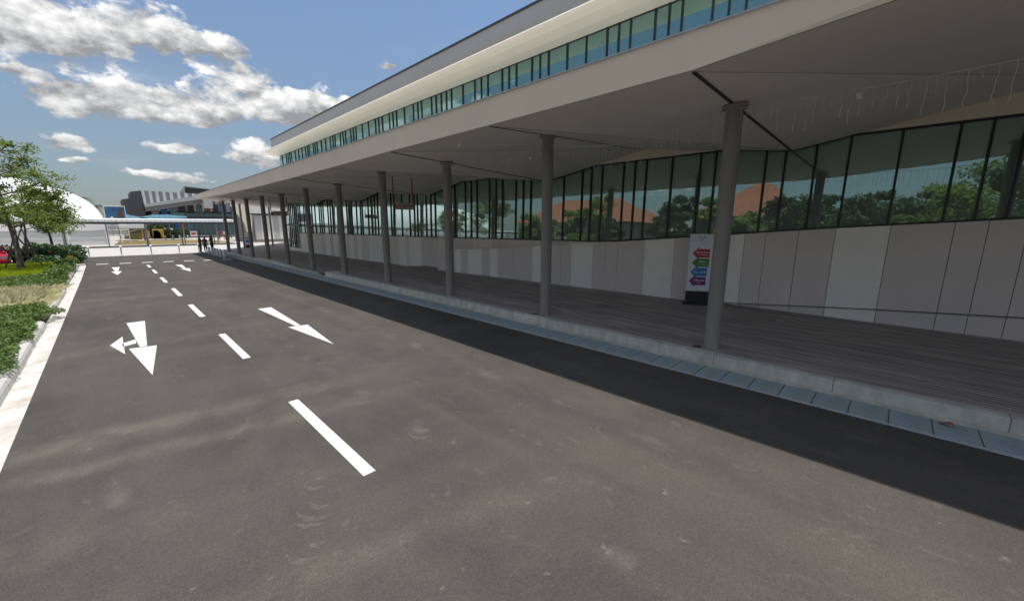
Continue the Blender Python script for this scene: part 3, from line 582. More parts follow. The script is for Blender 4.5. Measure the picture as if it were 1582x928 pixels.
# ------------------------------------------------------------ totem sign
tz = .2
def totem(loc, rz, label, near=True):
    t = thing('directory_sign', label, 'sign', loc, rz)
    g = MB(); g.box(-.42, .42, -.2, .2, 0, .045, M['black']); g.box(-.345, .345, -.055, .055, .046, .42, M['black']); g.build('base', t, bevel=.006)
    g = MB(); g.box(-.35, .35, -.045, .045, .421, 2.0, M['totem']); g.box(-.345, .345, -.04, .04, 2.003, 2.22, M['totem']); g.build('panel', t, bevel=.006)
    return t
T = totem((13.0, 4.42, tz), R(-62), 'white directory sign with red, green, blue and purple arrows beside the nearest column')
yf = -.048
for k, (z, dx, c, l1, l2) in enumerate(((1.62, .0, 'red', 'Market Square', '& Food Paradise'), (1.325, .0, 'green', "D'Mayor", 'Food & Beverage'), (1.03, -.03, 'blue', 'Shop Craft Mall', ''), (.74, -.05, 'purple', "D'Margiana", 'Bazaar'))):
    g = MB(); P = [(-.26,0),(-.08,.20),(-.08,.135),(.23,.135),(.23,-.125),(-.08,-.125),(-.08,-.18)]
    g.prism([(x+dx+.02, yf, z+q) for x, q in P], (0, .006, 0), M[c]); g.build('arrow', T)
    R4 = Matrix.Translation((.06+dx, yf-.003, z+(.035 if l2 else 0))) @ Matrix.Rotation(R(90), 4, 'X')
    text(l1, .066, M['textwhite'], T, R4, bold=.0008)
    if l2: text(l2, .042, M['textwhite'], T, Matrix.Translation((.06+dx, yf-.003, z-.045)) @ Matrix.Rotation(R(90), 4, 'X'))
g = MB()
for a0 in (.3, 2.2, 4.3):
    pts = [(.10*math.cos(a0+q*.2)*1.15-.01, yf, 2.105+.065*math.sin(a0+q*.2)) for q in range(5)]; g.tube(pts, [.003, .008, .010, .008, .002], M['navy'], 6)
g.build('emblem', T); text('Freeport', .05, M['navy'], T, Matrix.Translation((.02, yf, 2.11)) @ Matrix.Rotation(R(90), 4, 'X'))
T2 = totem((11.7, 55.4, .03), R(-14), 'small white and blue directory sign far off behind the last canopy columns')
T2.scale = (.95, .95, .8)
g = MB(); g.box(-.28, .30, -.052, -.047, .75, 1.15, M['blue']); g.box(-.28, .2, -.052, -.047, 1.35, 1.5, M['purple']); g.build('arrow', T2)

# hanging drop-off signs
def hang(y, x0, x1, label):
    t = thing('hanging_sign', label, 'sign', ((x0+x1)/2, y, 3.46), 0, 'drop-off signs hung from the canopy on red rods'); w2 = (x1-x0)/2
    g = MB(); g.box(-w2+.11, w2, -.04, .04, 0, .32, M['signbeige']); g.box(-w2+.11, w2, -.045, .045, -.012, 0, M['frame']); g.build('board', t)
    g = MB(); g.box(-w2-.04, -w2+.105, -.045, .045, 0, .25, M['signred']); g.lathe([(0,-.055),(.055,0),(0,.055)], M['signred'], 12, (-w2+.03, 0, .31)); g.build('end_block', t)
    for sx in (-w2-.02, w2-.03):
        g = MB(); g.box(sx-.02, sx+.02, -.02, .02, .321 if sx > 0 else .37, 1.62, M['rodred']); g.build('rod', t)
    text('NO DROP OFF', .125, M['textred'], t, Matrix.Translation((.07, -.042, .16)) @ Matrix.Rotation(R(90), 4, 'X'), bold=.003)
    return t
hang(18.0, 10.08, 11.17, 'pink and beige NO DROP OFF sign hung on two red rods above the fourth column')
hang(36.0, 9.4, 10.6, 'farther dark drop-off sign on red rods, seen between the sixth and seventh columns')

# small plaza fittings and the dry leaf
FB = ['small dark uplight set in the paving near the kerb by the second column', 'small dark uplight set in the paving at the foot of the nearest column', 'pale square inspection lid in the paving between nearest column and wall']
for (x, y), lb in zip(((8.3, 7.2), (8.35, 2.75), (12.2, 2.0)), FB):
    g = MB()
    if x < 10: g.lathe([(0,.014),(.07,.014),(.09,.003),(.09,-.02)], M['frame'], 16); g.lathe([(0,.017),(.055,.016)], M['carglass'], 16)
    else: g.box(-.1, .1, -.1, .1, -.02, .006, M['box']); g.box(-.085, .085, -.085, .085, .006, .01, M['drain_edge'])
    o = g.build('floor_light' if x < 10 else 'inspection_lid', loc=(x, y, .2)); tag(o, lb, 'floor light' if x < 10 else 'lid')
g = MB(); V = []
for k in range(9):
    t = k/8; V.append((t*.2, .0, .012+.03*math.sin(t*5)))
for k in range(8):
    w0 = .045*math.sin(math.pi*k/8)+.004; w1 = .045*math.sin(math.pi*(k+1)/8)+.004; a, b = V[k], V[k+1]
    g.poly([(a[0],-w0,a[2]+.02),(b[0],-w1,b[2]+.02),b,a], M['leafdry']); g.poly([a,b,(b[0],w1,b[2]+.015),(a[0],w0,a[2]+.015)], M['leafdry'])
o = g.build('dry_leaf', loc=(7.62, -.86, .01)); o.rotation_euler = (0, 0, R(55)); tag(o, 'curled brown dry leaf lying on the drain covers', 'leaf')

# ------------------------------------------------------------ bollards
g = MB(); g.lathe([(.0,.68),(.075,.68),(.09,.66),(.09,0)], M['bollard'], 20)
b0 = None
for k, y in enumerate((39.6, 41.1, 42.4, 43.6, 44.9, 46.4)):
    lb = ['nearest', 'second', 'third', 'fourth', 'fifth', 'farthest'][k]
    if b0 is None: o = b0 = g.build('grey_bollard')
    else: o = b0.copy(); COL.objects.link(o)
    o.location = (6.55, y, 0); tag(o, f'thick plain grey bollard, {lb} of the six in the row by the two people', 'bollard', 'thick grey bollards in a row at the road end')
gb = None
for k, x in enumerate((-1.28, .70, 2.68, 4.68, 6.2)):
    y = 49.4 if k < 4 else 49.6
    lb = ['slim steel bollard with white globe nearest the shrubs', 'second slim steel bollard with white globe counting from the shrubs', 'third slim steel bollard with white globe counting from the shrubs', 'fourth slim steel bollard with white globe counting from the shrubs', 'slim steel bollard with white globe just left of the person in olive'][k]
    if gb is None:
        gb = thing('globe_bollard', lb, 'bollard', (x, y, .02), 0, 'globe-topped bollards across the road end')
        g = MB(); g.lathe([(.07,0),(.07,.02),(.045,.03),(.045,.66),(.06,.67),(.06,.69)], M['steel'], 14); g.build('post', gb)
        g = MB(); g.lathe([(.001,.88)]+[(.095*math.sin(a), .785+.095*math.cos(a)) for a in [.4,.8,1.2,1.57,2,2.4,2.8]], M['globe'], 16); g.build('globe', gb)
    else:
        o = copy_tree(gb); o.location = (x, y, .02); o['label'] = lb

# ------------------------------------------------------------ people
def person(loc, rz, label, top, bottom, pose='stand', h=1.7, skirt=False):
    k = h/1.7
    V = {}; E = []; Rr = {}
    def j(n, p, r, par=None):
        V[n] = Vector(p)*k; Rr[n] = r*k*(1.22 if r > .04 else 1.1)
        if par: E.append((par, n))
    j('pelvis', (0,0,.94), .145); j('waist', (0,.0,1.08), .125, 'pelvis'); j('chest', (0,.0,1.28), .15, 'waist'); j('sh', (0,0,1.41), .12, 'chest'); j('neck', (0,.0,1.48), .055, 'sh'); j('head', (0,-.02,1.57), .085, 'neck'); j('crown', (0,-.015,1.645), .07, 'head')
    for s, nm in ((-1,'l'),(1,'r')):
        fwd = (-.16*s) if pose == 'walk' else 0.0
        j('hip'+nm, (.09*s,0,.88), .10, 'pelvis'); j('knee'+nm, (.10*s,fwd*.6-.01,.48), .065, 'hip'+nm); j('ank'+nm, (.10*s,fwd+.03,.09), .045, 'knee'+nm); j('toe'+nm, (.11*s,fwd-.12,.04), .035, 'ank'+nm)
        j('shd'+nm, (.18*s,0,1.40), .062, 'sh')
        if pose == 'hold' or (pose == 'reach' and s < 0):
            j('elb'+nm, (.23*s,-.06,1.13), .045, 'shd'+nm); j('wri'+nm, (.11*s,-.30,1.16), .03, 'elb'+nm); hd = Vector((-.1*s, -.9, .1)).normalized(); hp = (.11*s,-.30,1.16)
        else:
            j('elb'+nm, (.24*s,.03,1.13), .045, 'shd'+nm); j('wri'+nm, (.24*s,-.03,.88), .03, 'elb'+nm); hd = Vector((0, -.15, -1)).normalized(); hp = (.24*s,-.03,.88)
        hp = Vector(hp); j('palm'+nm, hp+hd*.07, .032, 'wri'+nm)
        side = hd.cross(Vector((0,0,1)) if abs(hd.z) < .9 else Vector((0,1,0))).normalized()
        for q in range(4):
            b_ = hp+hd*.10+side*(.022*(q-1.5)); j(f'f{q}{nm}', b_+hd*.025, .010, 'palm'+nm); j(f'g{q}{nm}', b_+hd*(.055+.008*(1.5-abs(q-1.5)))+Vector((0,.01,-.008)), .008, f'f{q}{nm}')
        j('t'+nm, hp+hd*.06+side*.045, .011, 'palm'+nm); j('u'+nm, hp+hd*.09+side*.06, .009, 't'+nm)
    names = list(V); ix = {n: i for i, n in enumerate(names)}
    me = bpy.data.meshes.new('person'); me.from_pydata([V[n] for n in names], [(ix[a], ix[b]) for a, b in E], [])
    ob = bpy.data.objects.new('tmp', me); COL.objects.link(ob); md = ob.modifiers.new('s', 'SKIN')
    for i, n in enumerate(names):
        r = Rr[n]; flat = .68 if n in ('pelvis','waist','chest','sh') else 1
        me.skin_vertices[0].data[i].radius = (r, r*flat) ; me.skin_vertices[0].data[i].use_root = (n == 'pelvis')
    md.use_smooth_shade = True; sb = ob.modifiers.new('u', 'SUBSURF'); sb.levels = 1; sb.render_levels = 1
    bpy.context.view_layer.update(); dg = bpy.context.evaluated_depsgraph_get(); m2 = bpy.data.meshes.new_from_object(ob.evaluated_get(dg)); bpy.data.objects.remove(ob)
    m2.name = 'person'; m2.materials.clear()
    for x in (top, bottom, M['skin'], M['shoe']): m2.materials.append(x)
    for p in m2.polygons:
        c = p.center/k; mi = 0
        if c.z < .07: mi = 3
        elif c.z < .93 and abs(c.x) < .2: mi = 1
        elif c.z > 1.47: mi = 2
        elif (c.y < -.2 and c.z > 1.0) or (abs(c.x) > .2 and c.z < .95): mi = 2
        p.material_index = mi; p.use_smooth = True
    o = link('person', m2, None, loc); o.rotation_euler = (0, 0, rz); tag(o, label, 'person')
    # face and hair
    g = MB(); hc = V['head']+Vector((0, .012, .035))*k
    vs = []; fs = []; ns, nr = 12, 7
    for a in range(nr+1):
        th = a/nr*math.pi*.60
        for b_ in range(ns):
            ph = 2*math.pi*b_/ns; cut = 1.0 if math.sin(ph) > -.3 else .62
            t2 = th*cut; vs.append(hc+Vector((.096*math.sin(t2)*math.cos(ph), .112*math.sin(t2)*math.sin(ph), .115*math.cos(t2)))*k)
    for a in range(nr):
        for b_ in range(ns): fs.append((a*ns+b_, a*ns+(b_+1) % ns, (a+1)*ns+(b_+1) % ns, (a+1)*ns+b_))
    g.raw(vs, fs, M['hair'], True); g.build('hair', o)
    g = MB(); fc = V['head']+Vector((0, -.085, .0))*k
    g.lathe([(0,.02),(.012,-.012),(0,-.02)], M['skin'], 6, fc+Vector((0,-.008,0)))
    for s in (-1, 1): g.lathe([(0,.006),(.009,0),(0,-.006)], M['hair'], 6, fc+Vector((.03*s,.004,.025))); g.lathe([(0,.025),(.014,0),(0,-.025)], M['skin'], 6, V['head']+Vector((.088*s,.0,.0)))
    g.box(fc.x-.022, fc.x+.022, fc.y-.002, fc.y+.004, fc.z-.042, fc.z-.034, M['signred']); g.build('face', o)
    return o
person((6.2, 48.4, .03), R(-80)+math.pi, 'person in dark olive clothes standing left at the road end', M['clolive'], M['clolive'], 'reach', 1.62)
person((7.2, 48.9, .05), R(-70), 'person in black clothes facing the one in olive behind the grey bollards', M['cldark'], M['cldark'], 'hold', 1.66)
person((6.75, 49.6, .05), R(20), 'partly hidden person in dark blue between the two at the bollards', M['clnavy'], M['clnavy'], 'stand', 1.45)
person((14.0, 87, .03), R(20), 'distant person in a red shirt by the shop front', M['clred'], M['clbrown'], 'stand', 1.7)
person((14.9, 87, .03), R(-20), 'distant person in a white and red outfit between the red and blue shirts', M['clwhite'], M['clred'], 'walk', 1.75)
person((15.8, 87.5, .03), R(60), 'distant person in a teal blue shirt walking by the shop front', M['clblue'], M['clbrown'], 'walk', 1.7)
person((16.9, 88, .03), R(120), 'distant person in navy behind the last canopy column', M['clnavy'], M['cldark'], 'walk', 1.75)

# ------------------------------------------------------------ covered walkway
wk = thing('covered_walkway', 'low covered walkway with a long white roof and thin dark posts across the road end', 'walkway', (0, 69, 0))
g = MB(); g.box(-62, 13, -1.5, 1.6, 3.02, 3.06, M['walkdark']); g.box(-62, 13, -1.56, -1.5, 3.06, 3.36, M['walk']); 
for k in range(150): g.box(-62+.5*k, -61.96+.5*k, -1.575, -1.561, 3.06, 3.36, M['drain_edge'])
g.raw([(-62,-1.56,3.36),(13,-1.56,3.36),(13,1.7,3.5),(-62,1.7,3.5)], [(0,1,2,3)], M['walk']); g.build('roof', wk)
g = MB(); g.box(-62, 13, -1.45, -1.3, 2.78, 3.015, M['walkdark']); g.box(-62, 13, 1.2, 1.35, 2.78, 3.015, M['walkdark']); g.build('beam', wk)
x = 10.7; p0 = None
while x > -58:
    if p0 is None:
        g = MB(); g.box(-.06, .06, -.06, .06, .01, 2.78, M['post']); p0 = o = g.build('post', wk)
    else: o = p0.copy(); COL.objects.link(o)
    o.location = (x, -1.37, 0); o = p0.copy(); COL.objects.link(o); o.location = (x, 1.27, 0); x -= 3.55

# ------------------------------------------------------------ white marquee tent and its neighbours
tn = thing('marquee_tent', 'big white marquee with an arched roof and grey-banded side wall behind the walkway', 'tent', (-25, 79, 0))
g = MB(); half = 25; nA = 40; arc = []
for k in range(nA+1):
    t = -1+2*k/nA; xx = half*(1-abs(1-abs(t))**1.6)*(1 if t > 0 else -1) if False else half*math.copysign(1-(1-abs(t))**1.9, t)
    u = abs(xx)/half; z = 2.9+6.6*(max(0, 1-u**3.6))**.62; arc.append((xx, z))
nu, nv = 72, 26; vs = []
for b_ in range(nv+1):
    v = -math.cos(math.pi*b_/nv)
    for a_ in range(nu+1):
        u = math.sin(math.pi/2*(-1+2*a_/nu)); u = math.copysign(1-(1-abs(u))**1.25, u)
        vs.append((half*u, 15.5+15.5*v, 2.95+7.2*max(0, 1-abs(u)**3.6)**.45*max(0, 1-abs(v)**2.3)**.55))
g.raw(vs, [(b_*(nu+1)+a_, b_*(nu+1)+a_+1, (b_+1)*(nu+1)+a_+1, (b_+1)*(nu+1)+a_) for b_ in range(nv) for a_ in range(nu)], M['tent'], True)
g.box(-half, half, -.01, 0, 2.2, 2.96, M['tent']); g.box(half-.02, half, 0, 31, 2.0, 2.95, M['tent']); g.build('canopy', tn)
g = MB()
for k in range(14):   # scalloped lower edge of the front sheet
    x1 = half-k*3.6; x0 = x1-3.6
    if x0 < -half: break
    pts = [(x0+3.6*q/8, -.02, 2.0-.0+.16*(abs(q-4)/4)**2-.1) for q in range(9)]
    g.raw(pts+[(x1, -.02, 2.35), (x0, -.02, 2.35)], [tuple(range(9))+(9, 10)], M['tent'])
g.build('valance', tn)
def dome(u, v): return (half*u, 15.5+15.5*v, 2.99+7.2*max(0, 1-abs(u)**3.6)**.45*max(0, 1-abs(v)**2.3)**.55)
for k in range(1, 14):
    u = (half-k*3.6)/half
    if abs(u) > .99: continue
    g = MB(); g.tube([dome(u, -math.cos(math.pi*q/24)) for q in range(0, 25)], .035, M['tentwall'], 4); g.build('seam', tn)
g = MB()
zs = [.02, .45, .9, 1.35, 1.8, 2.2]
for k in range(14):
    x1 = half-k*3.6; x0 = max(x1-3.6, -half)
    for q in range(5): g.poly([(x0+.04, .06+(.03 if q % 2 else 0), zs[q]), (x1-.04, .06+(.03 if q % 2 else 0), zs[q]), (x1-.04, .06+(.03 if q % 2 == 0 else 0), zs[q+1]), (x0+.04, .06+(.03 if q % 2 == 0 else 0), zs[q+1])], M['tentwall'])
g.box(half-.06, half-.02, .1, 34, 0, 2.2, M['tentwall']); g.build('side_wall', tn)
p0 = None
for k in range(14):
    x1 = half-.05-k*3.6
    if p0 is None: g = MB(); g.box(-.05, .05, -.01, .05, 0, 2.0, M['tent']); p0 = o = g.build('pole', tn)
    else: o = p0.copy(); COL.objects.link(o)
    o.location = (x1, 0, 0)
# scaffold with the blue banner
sc = thing('banner_scaffold', 'steel scaffold tower with a blue printed banner at the corner of the white tent', 'scaffold', (1.05, 80.6, 0))
g = MB()
for sx in (-.85, 1.25):
    for sy in (-.3, .3): g.tube([(sx, sy, 0), (sx, sy, 5.4)], .04, M['tent'], 6)
for z in (.6, 1.3, 2.0, 2.6, 3.3, 5.3):
    g.tube([(-.85,-.3,z),(1.25,-.3,z)], .03, M['tent'], 6); g.tube([(-.85,.3,z),(1.25,.3,z)], .03, M['tent'], 6)
g.tube([(-.85,-.3,0),(1.25,-.3,1.3)], .025, M['tent'], 6); g.build('frame', sc)
g = MB(); g.box(-.8, 1.2, -.37, -.345, 3.25, 5.2, M['poster']); g.prism([(.35,-.372,3.6),(1.0,-.372,3.5),(.9,-.372,4.8),(.5,-.372,4.9)], (0,-.004,0), M['brownpanel']); g.lathe([(.0,.28),(.22,0),(0,-.28)], M['walk'], 10, (-.2,-.37,3.6)); g.build('banner', sc)
for x in (-.4, .2, .8):
    g = MB(); g.tube([(x,-.3,5.3),(x+.05,-.7,5.55)], .025, M['steel'], 5); g.box(x-.1, x+.15, -.85, -.65, 5.5, 5.6, M['totem']); g.build('floodlight', sc)
# small entrance awning
aw = thing('entrance_awning', 'small white flat awning on posts beside the banner scaffold', 'awning', (2.9, 84, 0))
g = MB(); g.box(-1.5, 1.55, -1.2, 1.2, 2.12, 2.9, M['tent']); g.build('cover', aw, bevel=.15)
for sx in (-1.4, 1.4): g = MB(); g.box(sx-.09, sx+.09, -1.1, -.95, 0, 2.05, M['tent']); g.build('post', aw)
ye = thing('yellow_shelter', 'yellow tent over an olive screen far behind the white awning', 'tent', (4.4, 101, 0))
g = MB(); g.raw([(-2.2,0,1.2),(-.3,0,1.8),(1.3,0,1.7),(1.3,3,1.7),(-2.2,3,1.2),(-.3,3,1.8)], [(0,1,5,4),(1,2,3,5)], M['yellow']); g.box(.2, 1.28, -.02, .02, .3, 1.68, M['yellow']); g.build('sheet', ye)
g = MB(); g.box(-2.2, .18, .0, .05, .0, 1.18, M['olive']); g.build('screen', ye)
y2 = thing('yellow_kiosk', 'second yellow sheeted stall with a dark curved cover beside the yellow tent', 'stall', (7.0, 103, 0))
g = MB(); g.box(-.7, .85, 0, 2, .2, 1.85, M['yellow']); g.build('sheet', y2, bevel=.1)
g = MB(); g.raw([(-.8,-.4,.1),(.4,-.4,.1),(.3,-.4,1.2),(-.1,-.4,1.65),(-.6,-.4,1.6)], [(0,1,2,3,4)], M['clnavy']); g.prism([(-.8,-.4,.1),(.4,-.4,.1),(.3,-.4,1.2),(-.1,-.4,1.65),(-.6,-.4,1.6)], (0,.35,0), M['clnavy']); g.build('cover', y2)
# low white posts along the path and a red notice board
g = MB(); g.box(-.12, .12, -.12, .12, 0, .75, M['kerb']); p0 = None
for k, x in enumerate((7.6, 8.75, 9.75, 10.5, 11.05)):
    if p0 is None: o = p0 = g.build('white_post', bevel=.02)
    else: o = p0.copy(); COL.objects.link(o)
    o.location = (x, 98+k*.5, .0); tag(o, 'low white post in the row beyond the dry lawn', 'post', 'low white posts beyond the lawn')
nb = thing('notice_board', 'small white and red notice board standing on the far path', 'sign', (11.7, 97, 0), R(-10))
g = MB(); g.box(-.5, .5, -.04, .04, .5, 1.5, M['totem']); g.box(-.35, .35, -.05, -.041, .85, 1.25, M['tag']); g.build('board', nb); g = MB(); g.box(-.4, -.34, -.03, .03, 0, .5, M['steel']); g.box(.34, .4, -.03, .03, 0, .5, M['steel']); g.build('leg', nb)
tk = thing('small_truck', 'small white van parked far behind the lawn beside the hedges', 'van', (8.7, 106.5, 0), R(90))
g = MB(); g.prism([(-2,-.8,.4),(2,-.8,.4),(2,-.8,1.1),(1.5,-.8,1.2),(1.1,-.8,1.95),(-2,-.8,2.0)], (0,1.6,0), M['carwhite']); g.build('body', tk, bevel=.08)
g = MB(); g.prism([(1.52,-.7,1.22),(1.16,-.7,1.85),(1.2,-.7,1.9),(1.58,-.7,1.22)], (0,1.4,0), M['carglass']); g.box(.2,1.0,-.82,-.805,1.2,1.8,M['carglass']); g.build('window', tk)
for sx in (-1.3, 1.3):
    for sy in (-.82, .82): g = MB(); g.tube([(sx, sy-.1, .34), (sx, sy+.1, .34)], .34, M['tyre'], 14); g.build('wheel', tk)
# blue tensile canopies
for k, (P, lb) in enumerate((([(1.6,98,4.85),(3.1,97,4.35),(4.7,96,3.95),(4.0,92,3.5),(1.5,94,3.8)], 'blue pitched shade canopy left of the dark building corner'), ([(4.6,96,4.0),(6.6,98,4.5),(8.4,98,4.6),(11.1,98,4.25),(10.8,94,3.9),(6,93,3.6)], 'low blue curved shade canopy in front of the dark building'))):
    g = MB(); g.prism(P, (0, 0, .08), M['bluecanopy']); o = g.build('shade_canopy'); tag(o, lb, 'canopy')
    xs = [p[0] for p in P]; ysd = [p[1] for p in P]
    for p in (P[0], P[2]): q = MB(); q.tube([(p[0], p[1]-.05, 0), (p[0], p[1]-.05, p[2])], .06, M['post'], 6); q.build('pole', o)

# ------------------------------------------------------------ far mall building
ml = thing('far_mall', 'distant dark angular mall with striped upper wall and sloping grey beam', 'building', (10, 110, 0))
def fb(mb, nm): o = mb.build(nm, ml); o.matrix_parent_inverse = Matrix.Translation((-10, -110, 0)); return o
g = MB(); g.prism([(2.97,110,7.6),(4.4,110,7.9),(4.4,110,9.15),(6.0,110,9.45),(6.35,110,0),(3.3,110,0)], (0,12,0), M['darkwall']); fb(g, 'dark_wing')
xs_ = [6.0,7.1,8.1,9.2,10.3,11.5,12.7,14.0,15.3,16.6,17.8,19,20.5]
g = MB()
for k, (a, b) in enumerate(zip(xs_, xs_[1:])):
    m_ = (a+b)/2; z1 = 9.45-.02*k
    g.prism([(a,110,5.5),(m_,110,5.5),(m_-.1,110,z1),(a,110,z1)], (0,1,0), M['lightwall']); g.prism([(m_,110,5.5),(b,110,5.5),(b,110,z1),(m_-.1,110,z1)], (0,1,0), M['greywall'])
fb(g, 'upper_wall')
g = MB(); g.prism([(12.3,114,9.6),(13.3,114,11.1),(22,114,10.4),(22,114,8),(12.3,114,8)], (0,6,0), M['beam']); g.prism([(13.4,113.99,10.9),(21.9,113.99,10.3),(21.9,113.99,9),(13.4,113.99,9)], (0,-.05,0), M['shopdark']); fb(g, 'rooftop_box')
g = MB(); g.prism([(6.1,107.5,6.7),(19,107.5,9.9),(19,107.5,8.9),(6.1,107.5,6.1)], (0,5,0), M['beam']); g.prism([(6.1,107.9,6.05),(19,107.9,8.85),(19,107.9,8.1),(6.1,107.9,5.3)], (0,4,0), M['greywall']); g.box(15.3,16.9,107.0,107.5,6.2,8.6,M['beam']); fb(g, 'roof_beam')
g = MB(); g.box(6.4, 24, 110.6, 122, 0, 8.3, M['shopdark']); g.box(24.01, 40, 109, 122, 0, 10.5, M['greywall']); fb(g, 'wall')
for k in range(9):
    a = 7.0+1.45*k; g = MB(); g.box(a, a+1.15, 109.9, 109.98, 4.6, 6.3+.12*k, M[['greywall','shopblue','shopglass','shopdark','shopdark','shopglass','brownpanel','shopdark','shopblue'][k]]); fb(g, 'shop_window')
g = MB(); g.box(6.4, 24, 109.6, 110.5, 3.4, 4.5, M['darkwall']); g.box(10, 24, 109.5, 109.59, 4.5, 5.2, M['shopglass']); fb(g, 'gallery')
for k in range(11):
    a = 8+1.45*k; g = MB(); g.box(a, a+1.38, 109.2, 109.25, .2, 3.35, M['shopglass']); o = fb(g, 'glass_bay'); q = MB(); q.box(a+1.38, a+1.45, 109.1, 109.24, 0, 3.39, M['post']); q.build('frame', o)
for k, (x, mm_) in enumerate(((11.2,'brownpanel'),(12.3,'bluecanopy'),(10.3,'shopblue'))):
    g = MB(); g.box(x, x+.9, 108.9, 109.1, 1.9, 3.8, M[mm_]); fb(g, 'shop_sign')
# white clad wing behind the canopy end
ww = thing('white_wing', 'white panelled building with a leaning dark edge seen under the far end of the canopy', 'building', (14, 62, 0))
def wb(mb, nm): o = mb.build(nm, ww); o.matrix_parent_inverse = Matrix.Translation((-14, -62, 0)); return o
ux = Vector((1, .10, 0)).normalized()
def wpt(s, z, d=0): p = Vector((15.9, 70, 0))+ux*s; return (p.x, p.y+d, z)
g = MB()
for k in range(6): a = k*.84; g.prism([wpt(a+.008,.5), wpt(a+.832,.5), wpt(a+.832,4.1), wpt(a+.008,4.1)], (0,.3,0), M['white'] if k % 3 else M['lightwall'])
g.prism([wpt(5.05,.5), wpt(5.1,.5), wpt(6.4,4.1), wpt(5.05,4.1)], (0,.3,0), M['white']); wb(g, 'panel_wall')
g = MB(); g.prism([wpt(-.5,4.2,-.3), wpt(6.5,4.2,-.3), wpt(6.5,4.35,-.3), wpt(-.5,4.35,-.3)], (0,.5,0), M['frame']); g.prism([wpt(5.12,.1,.02), wpt(7,.1,.02), wpt(7,4,.02), wpt(6.35,4,.02)], (0,.3,0), M['darkwall']); g.prism([wpt(0,.1), wpt(5,.1), wpt(5,.48), wpt(0,.48)], (0,.3,0), M['greywall']); wb(g, 'trim')
g = MB(); g.prism([wpt(-2.9,5.6,-.2), wpt(-.2,5.9,-.2), wpt(-.2,4.6,-.2), wpt(-.7,.2,-.2), wpt(-.9,.2,-.2), wpt(-1.4,3.0,-.2)], (0,.5,0), M['eave']); g.prism([wpt(-.2,4.36,-.2), wpt(7,4.36,-.2), wpt(7,6.0,-.2), wpt(-.2,5.9,-.2)], (0,.5,0), M['white']); wb(g, 'fin')
g = MB(); g.box(16, 40, 72.5, 85, 0, 6, M['greywall']); wb(g, 'wall')

# ------------------------------------------------------------ planting
def scatter(poly_x, y0, y1, n, zf):
    yy = rng.uniform(y0, y1, n); a = np.array([poly_x(q) for q in yy]); xx = a[:, 0]+(a[:, 1]-a[:, 0])*rng.uniform(0, 1, n)
    return np.stack([xx, yy, zf(xx, yy)], 1)
def clump(xx, yy, s=1.3, seed=0):
    return (np.sin(xx*s*2.1+seed)+np.sin(yy*s*1.7+seed*2)+np.sin((xx+yy)*s*3.3+seed))/3
def edge(q): return -1.56+.10*math.sin(q*1.9)+.07*math.sin(q*4.7+1)
# dark green cover nearest
def zf(h0, seed): return lambda x, y: .12+h0*(.72+.28*clump(x, y, 1.5, seed))*rng.uniform(.35, 1.0, len(x))*np.clip((np.array([-1.42]*len(x))-x)/.5+.7, .5, 1)
def ex(q): return (-6.2, edge(q)+(.26*math.exp(-((q-17.2)/.9)**2)))
o = leaves(scatter(ex, 4, 18.2, 95000, zf(.42, 1)), .062, M['leafB'], 'ground_cover', flat=.9); tag(o, 'low dark green ground cover filling the near planting bed', 'ground cover', kind='stuff')
o = leaves(scatter(lambda q: (-5.6, -1.72), 18.0, 22.1, 5200, lambda x, y: .14+rng.uniform(0, .12, len(x))), .07, M['leafB'], 'low_cover', flat=.9); tag(o, 'sparse low green cover under the pale grass tufts', 'ground cover', kind='stuff')
o = blades(scatter(lambda q: (-5.4, -1.72+.1*math.sin(q*3)), 18.2, 22.0, 7500, lambda x, y: .12+0*x), .50, .016, M['leafD'], 'variegated_grass', .9); tag(o, 'pale cream variegated grass tufts across the bed', 'grass', kind='stuff')
o = leaves(scatter(lambda q: (-6.2, edge(q)-.02), 21.9, 27.6, 30000, zf(.50, 4)), .08, M['leafB'], 'ground_cover', flat=.9); tag(o, 'mid green leafy ground cover between pale grass and lime grass', 'ground cover', kind='stuff')
o = blades(scatter(lambda q: (-6.2, -1.95), 27.7, 38.0, 42000, lambda x, y: .12+0*x), .30, .016, M['leafC'], 'lime_grass', .45); tag(o, 'bright lime green grass patch under the young trees', 'grass', kind='stuff')
o = leaves(scatter(lambda q: (-2.35, edge(q)-.05), 27.0, 38.6, 7000, zf(.62, 7)), .11, M['leafB'], 'edge_cover', flat=.8); tag(o, 'dark leafy edging between lime grass and kerb', 'ground cover', kind='stuff')
for y0_, y1_, n_, lf in ((4, 17.9, 15000, .062), (22, 27.4, 6000, .078)):
    P = scatter(lambda q: (-2.3, -1.56+.07*math.sin(q*2.3)+.05*math.sin(q*5.1)), y0_, y1_, n_, lambda x, y: .12+rng.uniform(.1, .30, len(x))*(1+.25*np.sin(y*2.9)))
    o = leaves(P, lf, M['leafB'], 'edge_cover', flat=.9); tag(o, 'leafy fringe of ground cover along the near kerb' if y0_ < 9 else 'leafy fringe of ground cover along the middle kerb', 'ground cover', kind='stuff')
